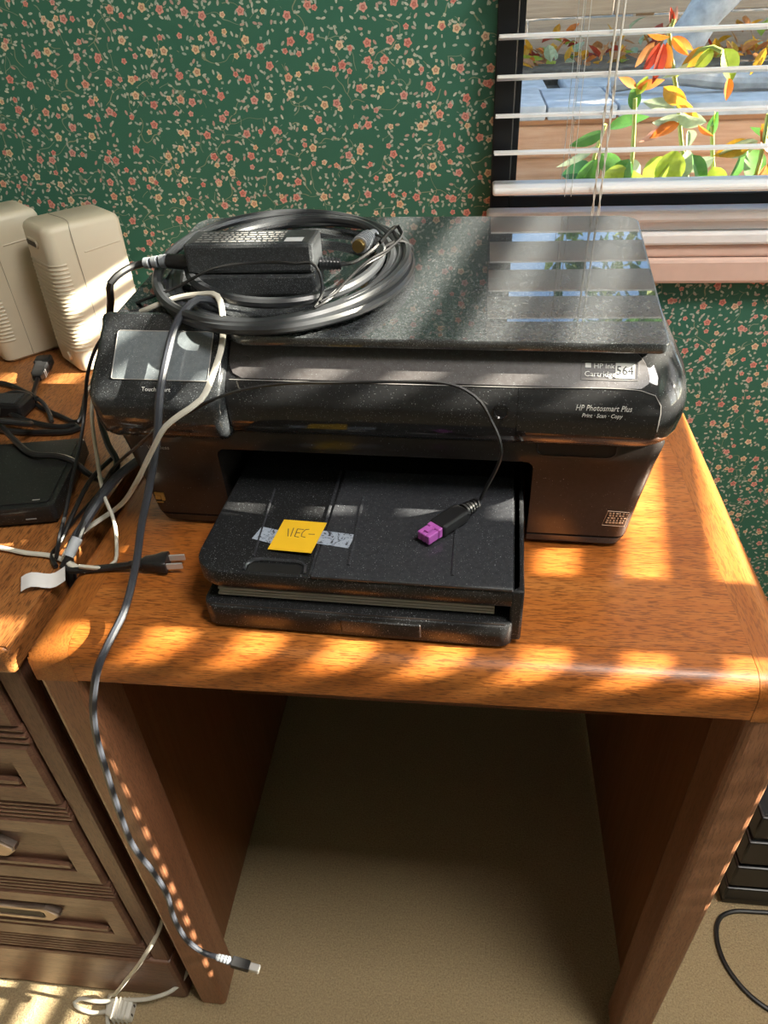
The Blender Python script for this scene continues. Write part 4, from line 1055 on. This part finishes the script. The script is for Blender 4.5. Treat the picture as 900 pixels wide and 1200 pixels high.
# leaning trunk with foliage above, and more trees beyond the fence
def crown(name, parent, c, rad, n_, size, mats_, seed):
    rg = random.Random(seed); bm = bmesh.new(); blobs = [(Vector((rg.gauss(0, .5), rg.gauss(0, .5), rg.gauss(0, .38))), rg.uniform(.35, .6)) for _ in range(9)]
    for i in range(n_):
        bc, br = rg.choice(blobs); d = Vector((rg.gauss(0, 1), rg.gauss(0, 1), rg.gauss(0, 1))).normalized() * br * rg.uniform(.6, 1)
        p = Vector(c) + (bc + d) * rad
        V, F = leaf_verts(size * rg.uniform(.7, 1.3), size * .5, .3, .3, 3)
        mt = Matrix.Translation(p) @ Matrix.Rotation(rg.uniform(0, 6.28), 4, 'Z') @ Matrix.Rotation(rg.uniform(-.3, 1.2), 4, 'Y') @ Matrix.Rotation(rg.uniform(-.8, .8), 4, 'X')
        vs = [bm.verts.new(mt @ Vector(v)) for v in V]; mi = rg.randrange(len(mats_))
        for f in F: bm.faces.new([vs[j] for j in f]).material_index = mi
    me = bpy.data.meshes.new(name); bm.to_mesh(me); bm.free()
    for m in mats_: me.materials.append(m)
    o = link(name, me, None, parent); o['kind'] = 'stuff'; return o
tr = tag(empty('leaning_tree', (.74, 3.55, .72)), 'pale grey trunk leaning to the right outside the window', 'tree')
TO = tr.location.copy()
tk = [(.700, 3.55, .66), (.745, 3.55, .735), (.785, 3.55, .80), (.875, 3.57, .935), (.960, 3.60, 1.045), (1.09, 3.62, 1.20), (1.30, 3.66, 1.50), (1.50, 3.72, 1.95), (1.62, 3.8, 2.5)]
q = spline(rel(tk, TO), .03); bm = bmesh.new(); bm_tube(bm, q, .075, 12, radii=[.062 + .035 * min(1, i / (len(q) * .35)) - .03 * max(0, i / len(q) - .4) for i in range(len(q))])
for v in bm.verts: v.co += Vector(noise.noise_vector(v.co * 9)) * .010
from_bm('trunk', bm, bark, tr, True)
crown('crown', tr, (.85, .22, 2.45), .95, 1500, .13, [LM['deep'], LM['green'], LM['green'], LM['lime']], 3)
br_ = tag(tube('fallen_branch', [(.50, 3.22, .752), (.60, 3.21, .764), (.723, 3.20, .772), (.910, 3.20, .752), (1.10, 3.20, .748), (1.35, 3.21, .750)], .026, log_m, n=9, step=.03), 'grey fallen branch lying on the paving behind the rose bush', 'branch')
for i, (x, y, zc, rad, sd_) in enumerate(((-1.9, 6.6, 2.4, 1.0, 11), (.9, 9.4, 2.6, 1.1, 12), (3.9, 6.9, 2.4, 1.2, 13))):
    t = tag(empty('garden_tree', (x, y, .735)), ('green leafy tree beyond the fence, leftmost of the three', 'green leafy tree beyond the fence, the middle one', 'green leafy tree beyond the fence, rightmost of the three')[i], 'tree', 'trees beyond the fence')
    tube('trunk', [(0, 0, -.02), (.03, .02, .6), (-.02, 0, zc - .7)], .07, bark, t, 8, step=.1)
    crown('crown', t, (0, 0, zc - .735), rad, 1300, .17, [LM['deep'], LM['green'], LM['deep'], LM['lime']], sd_)
t = tag(empty('garden_tree', (5.6, 3.75, .735)), 'broad shade tree beside the garden retaining wall, right of the window', 'tree')
tube('trunk', [(0, 0, -.02), (.05, 0, 1.2), (-.03, .02, 2.2)], .11, bark, t, 8, step=.1)
crown('crown', t, (-.1, 0, 2.75), 1.55, 3200, .20, [LM['deep'], LM['green'], LM['green'], LM['lime']], 15)
# ivy trailing over the fence top
iv = tag(empty('hanging_creeper', (.62, 4.50, 1.2)), 'dark green creeper hanging over the fence top', 'creeper')
crown('foliage', iv, (-.12, 0, .12), .16, 70, .10, [LM['deep'], LM['deep'], LM['green']], 21)
crown('foliage', iv, (.92, 0, .10), .22, 90, .10, [LM['deep'], LM['green'], LM['deep']], 22)

# rose bush just outside the glass
rose = tag(empty('rose_bush', (.40, 1.64, .44)), 'rose bush with red, orange and lime leaves just outside the window', 'bush')
RO = rose.location.copy(); stem_m = plain('rose_stem', (.36, .42, .10), .5)
stems = [[(.43, 1.64, .44), (.436, 1.62, .727), (.399, 1.62, .846), (.378, 1.62, .92), (.358, 1.62, .976), (.343, 1.62, 1.024), (.347, 1.62, 1.046)],
         [(.366, 1.62, .955), (.385, 1.62, .980), (.400, 1.61, .998), (.420, 1.60, 1.002), (.434, 1.59, .996)],
         [(.35, 1.68, .44), (.331, 1.70, .735), (.323, 1.70, .834), (.314, 1.70, .912)],
         [(.46, 1.68, .44), (.501, 1.70, .731), (.484, 1.70, .814), (.474, 1.70, .858)],
         [(.42, 1.66, .44), (.52, 1.58, .70), (.535, 1.56, .80), (.527, 1.55, .90)],
         [(.36, 1.70, .44), (.27, 1.76, .66), (.255, 1.77, .76), (.268, 1.74, .86)]]
for s_ in stems: tube('stem', rel(s_, RO), .0042, stem_m, rose, 6, step=.02)
# leaves: position of the stalk end, length, width, direction in the picture plane (deg, 0 = right, 90 = up), colour
LV = [((.345, 1.62, 1.032), .034, .012, 82, 'pink'), ((.347, 1.62, 1.035), .030, .010, 105, 'red'), ((.343, 1.61, 1.020), .045, .018, 172, 'orange'),
      ((.325, 1.60, 1.012), .055, .020, 248, 'red'), ((.330, 1.59, 1.012), .066, .021, 268, 'red'), ((.337, 1.60, 1.012), .055, .018, 285, 'orange'), ((.316, 1.60, 1.014), .048, .016, 232, 'rust'),
      ((.350, 1.62, 1.018), .046, .017, 318, 'orange'), ((.352, 1.63, 1.018), .050, .016, 335, 'orange'),
      ((.415, 1.61, 1.000), .050, .028, 215, 'amber'), ((.420, 1.60, 1.002), .046, .024, 235, 'lime'), ((.436, 1.59, 1.000), .062, .036, 302, 'lime'), ((.452, 1.58, .956), .038, .018, 280, 'orange'), ((.385, 1.61, .978), .050, .014, 215, 'pale'),
      ((.314, 1.70, .930), .042, .018, 150, 'orange'), ((.314, 1.70, .930), .055, .018, 12, 'orange'), ((.314, 1.70, .890), .048, .026, 92, 'green'), ((.316, 1.70, .918), .036, .020, 62, 'lime'),
      ((.340, 1.58, .945), .060, .030, 325, 'amber'), ((.366, 1.575, .930), .060, .026, 318, 'amber'), ((.372, 1.60, .905), .060, .026, 165, 'pale'), ((.385, 1.60, .893), .050, .034, 200, 'pale'),
      ((.380, 1.60, .895), .060, .032, 340, 'pale'), ((.398, 1.58, .872), .034, .030, 290, 'pale'), ((.380, 1.61, .890), .075, .024, 222, 'pink'), ((.385, 1.60, .880), .055, .022, 200, 'orange'), ((.415, 1.58, .880), .040, .012, 320, 'orange'),
      ((.476, 1.70, .838), .045, .024, 92, 'green'), ((.474, 1.70, .850), .036, .012, 80, 'lime'),
      ((.520, 1.58, .845), .066, .032, 195, 'amber'), ((.525, 1.56, .890), .075, .038, 15, 'lime'), ((.522, 1.56, .872), .075, .046, 330, 'orange'), ((.525, 1.57, .880), .070, .030, 330, 'amber'), ((.530, 1.58, .850), .070, .036, 200, 'pale'),
      ((.275, 1.74, .850), .085, .034, 20, 'green'), ((.268, 1.74, .848), .075, .030, 205, 'green'), ((.258, 1.76, .815), .090, .022, 212, 'pale'), ((.266, 1.76, .790), .080, .046, 235, 'green'), ((.270, 1.76, .800), .070, .044, 320, 'green'), ((.262, 1.77, .760), .07, .05, 180, 'deep'),
      ((.320, 1.70, .800), .060, .044, 250, 'green'), ((.324, 1.70, .800), .060, .030, 300, 'pale'), ((.320, 1.70, .780), .055, .040, 200, 'lime'), ((.330, 1.69, .780), .060, .036, 290, 'lime'),
      ((.375, 1.55, .845), .080, .056, 262, 'lime'), ((.366, 1.56, .830), .075, .052, 235, 'lime'), ((.410, 1.60, .835), .075, .044, 268, 'pale'), ((.420, 1.60, .825), .080, .040, 300, 'green'), ((.425, 1.62, .82), .060, .034, 225, 'deep'),
      ((.475, 1.64, .810), .070, .034, 200, 'pale'), ((.480, 1.66, .790), .060, .040, 300, 'lime'), ((.505, 1.58, .845), .085, .062, 265, 'green'), ((.515, 1.58, .835), .080, .054, 300, 'green'), ((.545, 1.55, .815), .070, .044, 250, 'rust'), ((.550, 1.55, .830), .060, .040, 310, 'amber'),
      ((.514, 1.60, 1.000), .050, .018, 60, 'lime'), ((.512, 1.60, .998), .045, .016, 250, 'amber'), ((.545, 1.60, .990), .06, .03, 20, 'amber'), ((.60, 1.60, .87), .08, .05, 190, 'green'), ((.60, 1.58, .80), .08, .05, 210, 'green'), ((.62, 1.6, .93), .07, .04, 200, 'lime')]
for i, (p, L_, W_, a, k) in enumerate(LV):
    V, F = leaf_verts(L_, W_, rnd.uniform(.15, .5), rnd.uniform(.05, .3), 7)
    mt = Matrix.Rotation(R(-a), 4, 'Y') @ Matrix.Rotation(rnd.uniform(-.7, .7), 4, 'X') @ Matrix.Rotation(R(90) + rnd.uniform(-.5, .5), 4, 'X')
    me = bpy.data.meshes.new('leaf'); me.from_pydata([tuple(mt @ Vector(v)) for v in V], [], F); me.update()
    o = link('leaf', me, LM[k], rose, True); o.location = Vector(p) - RO
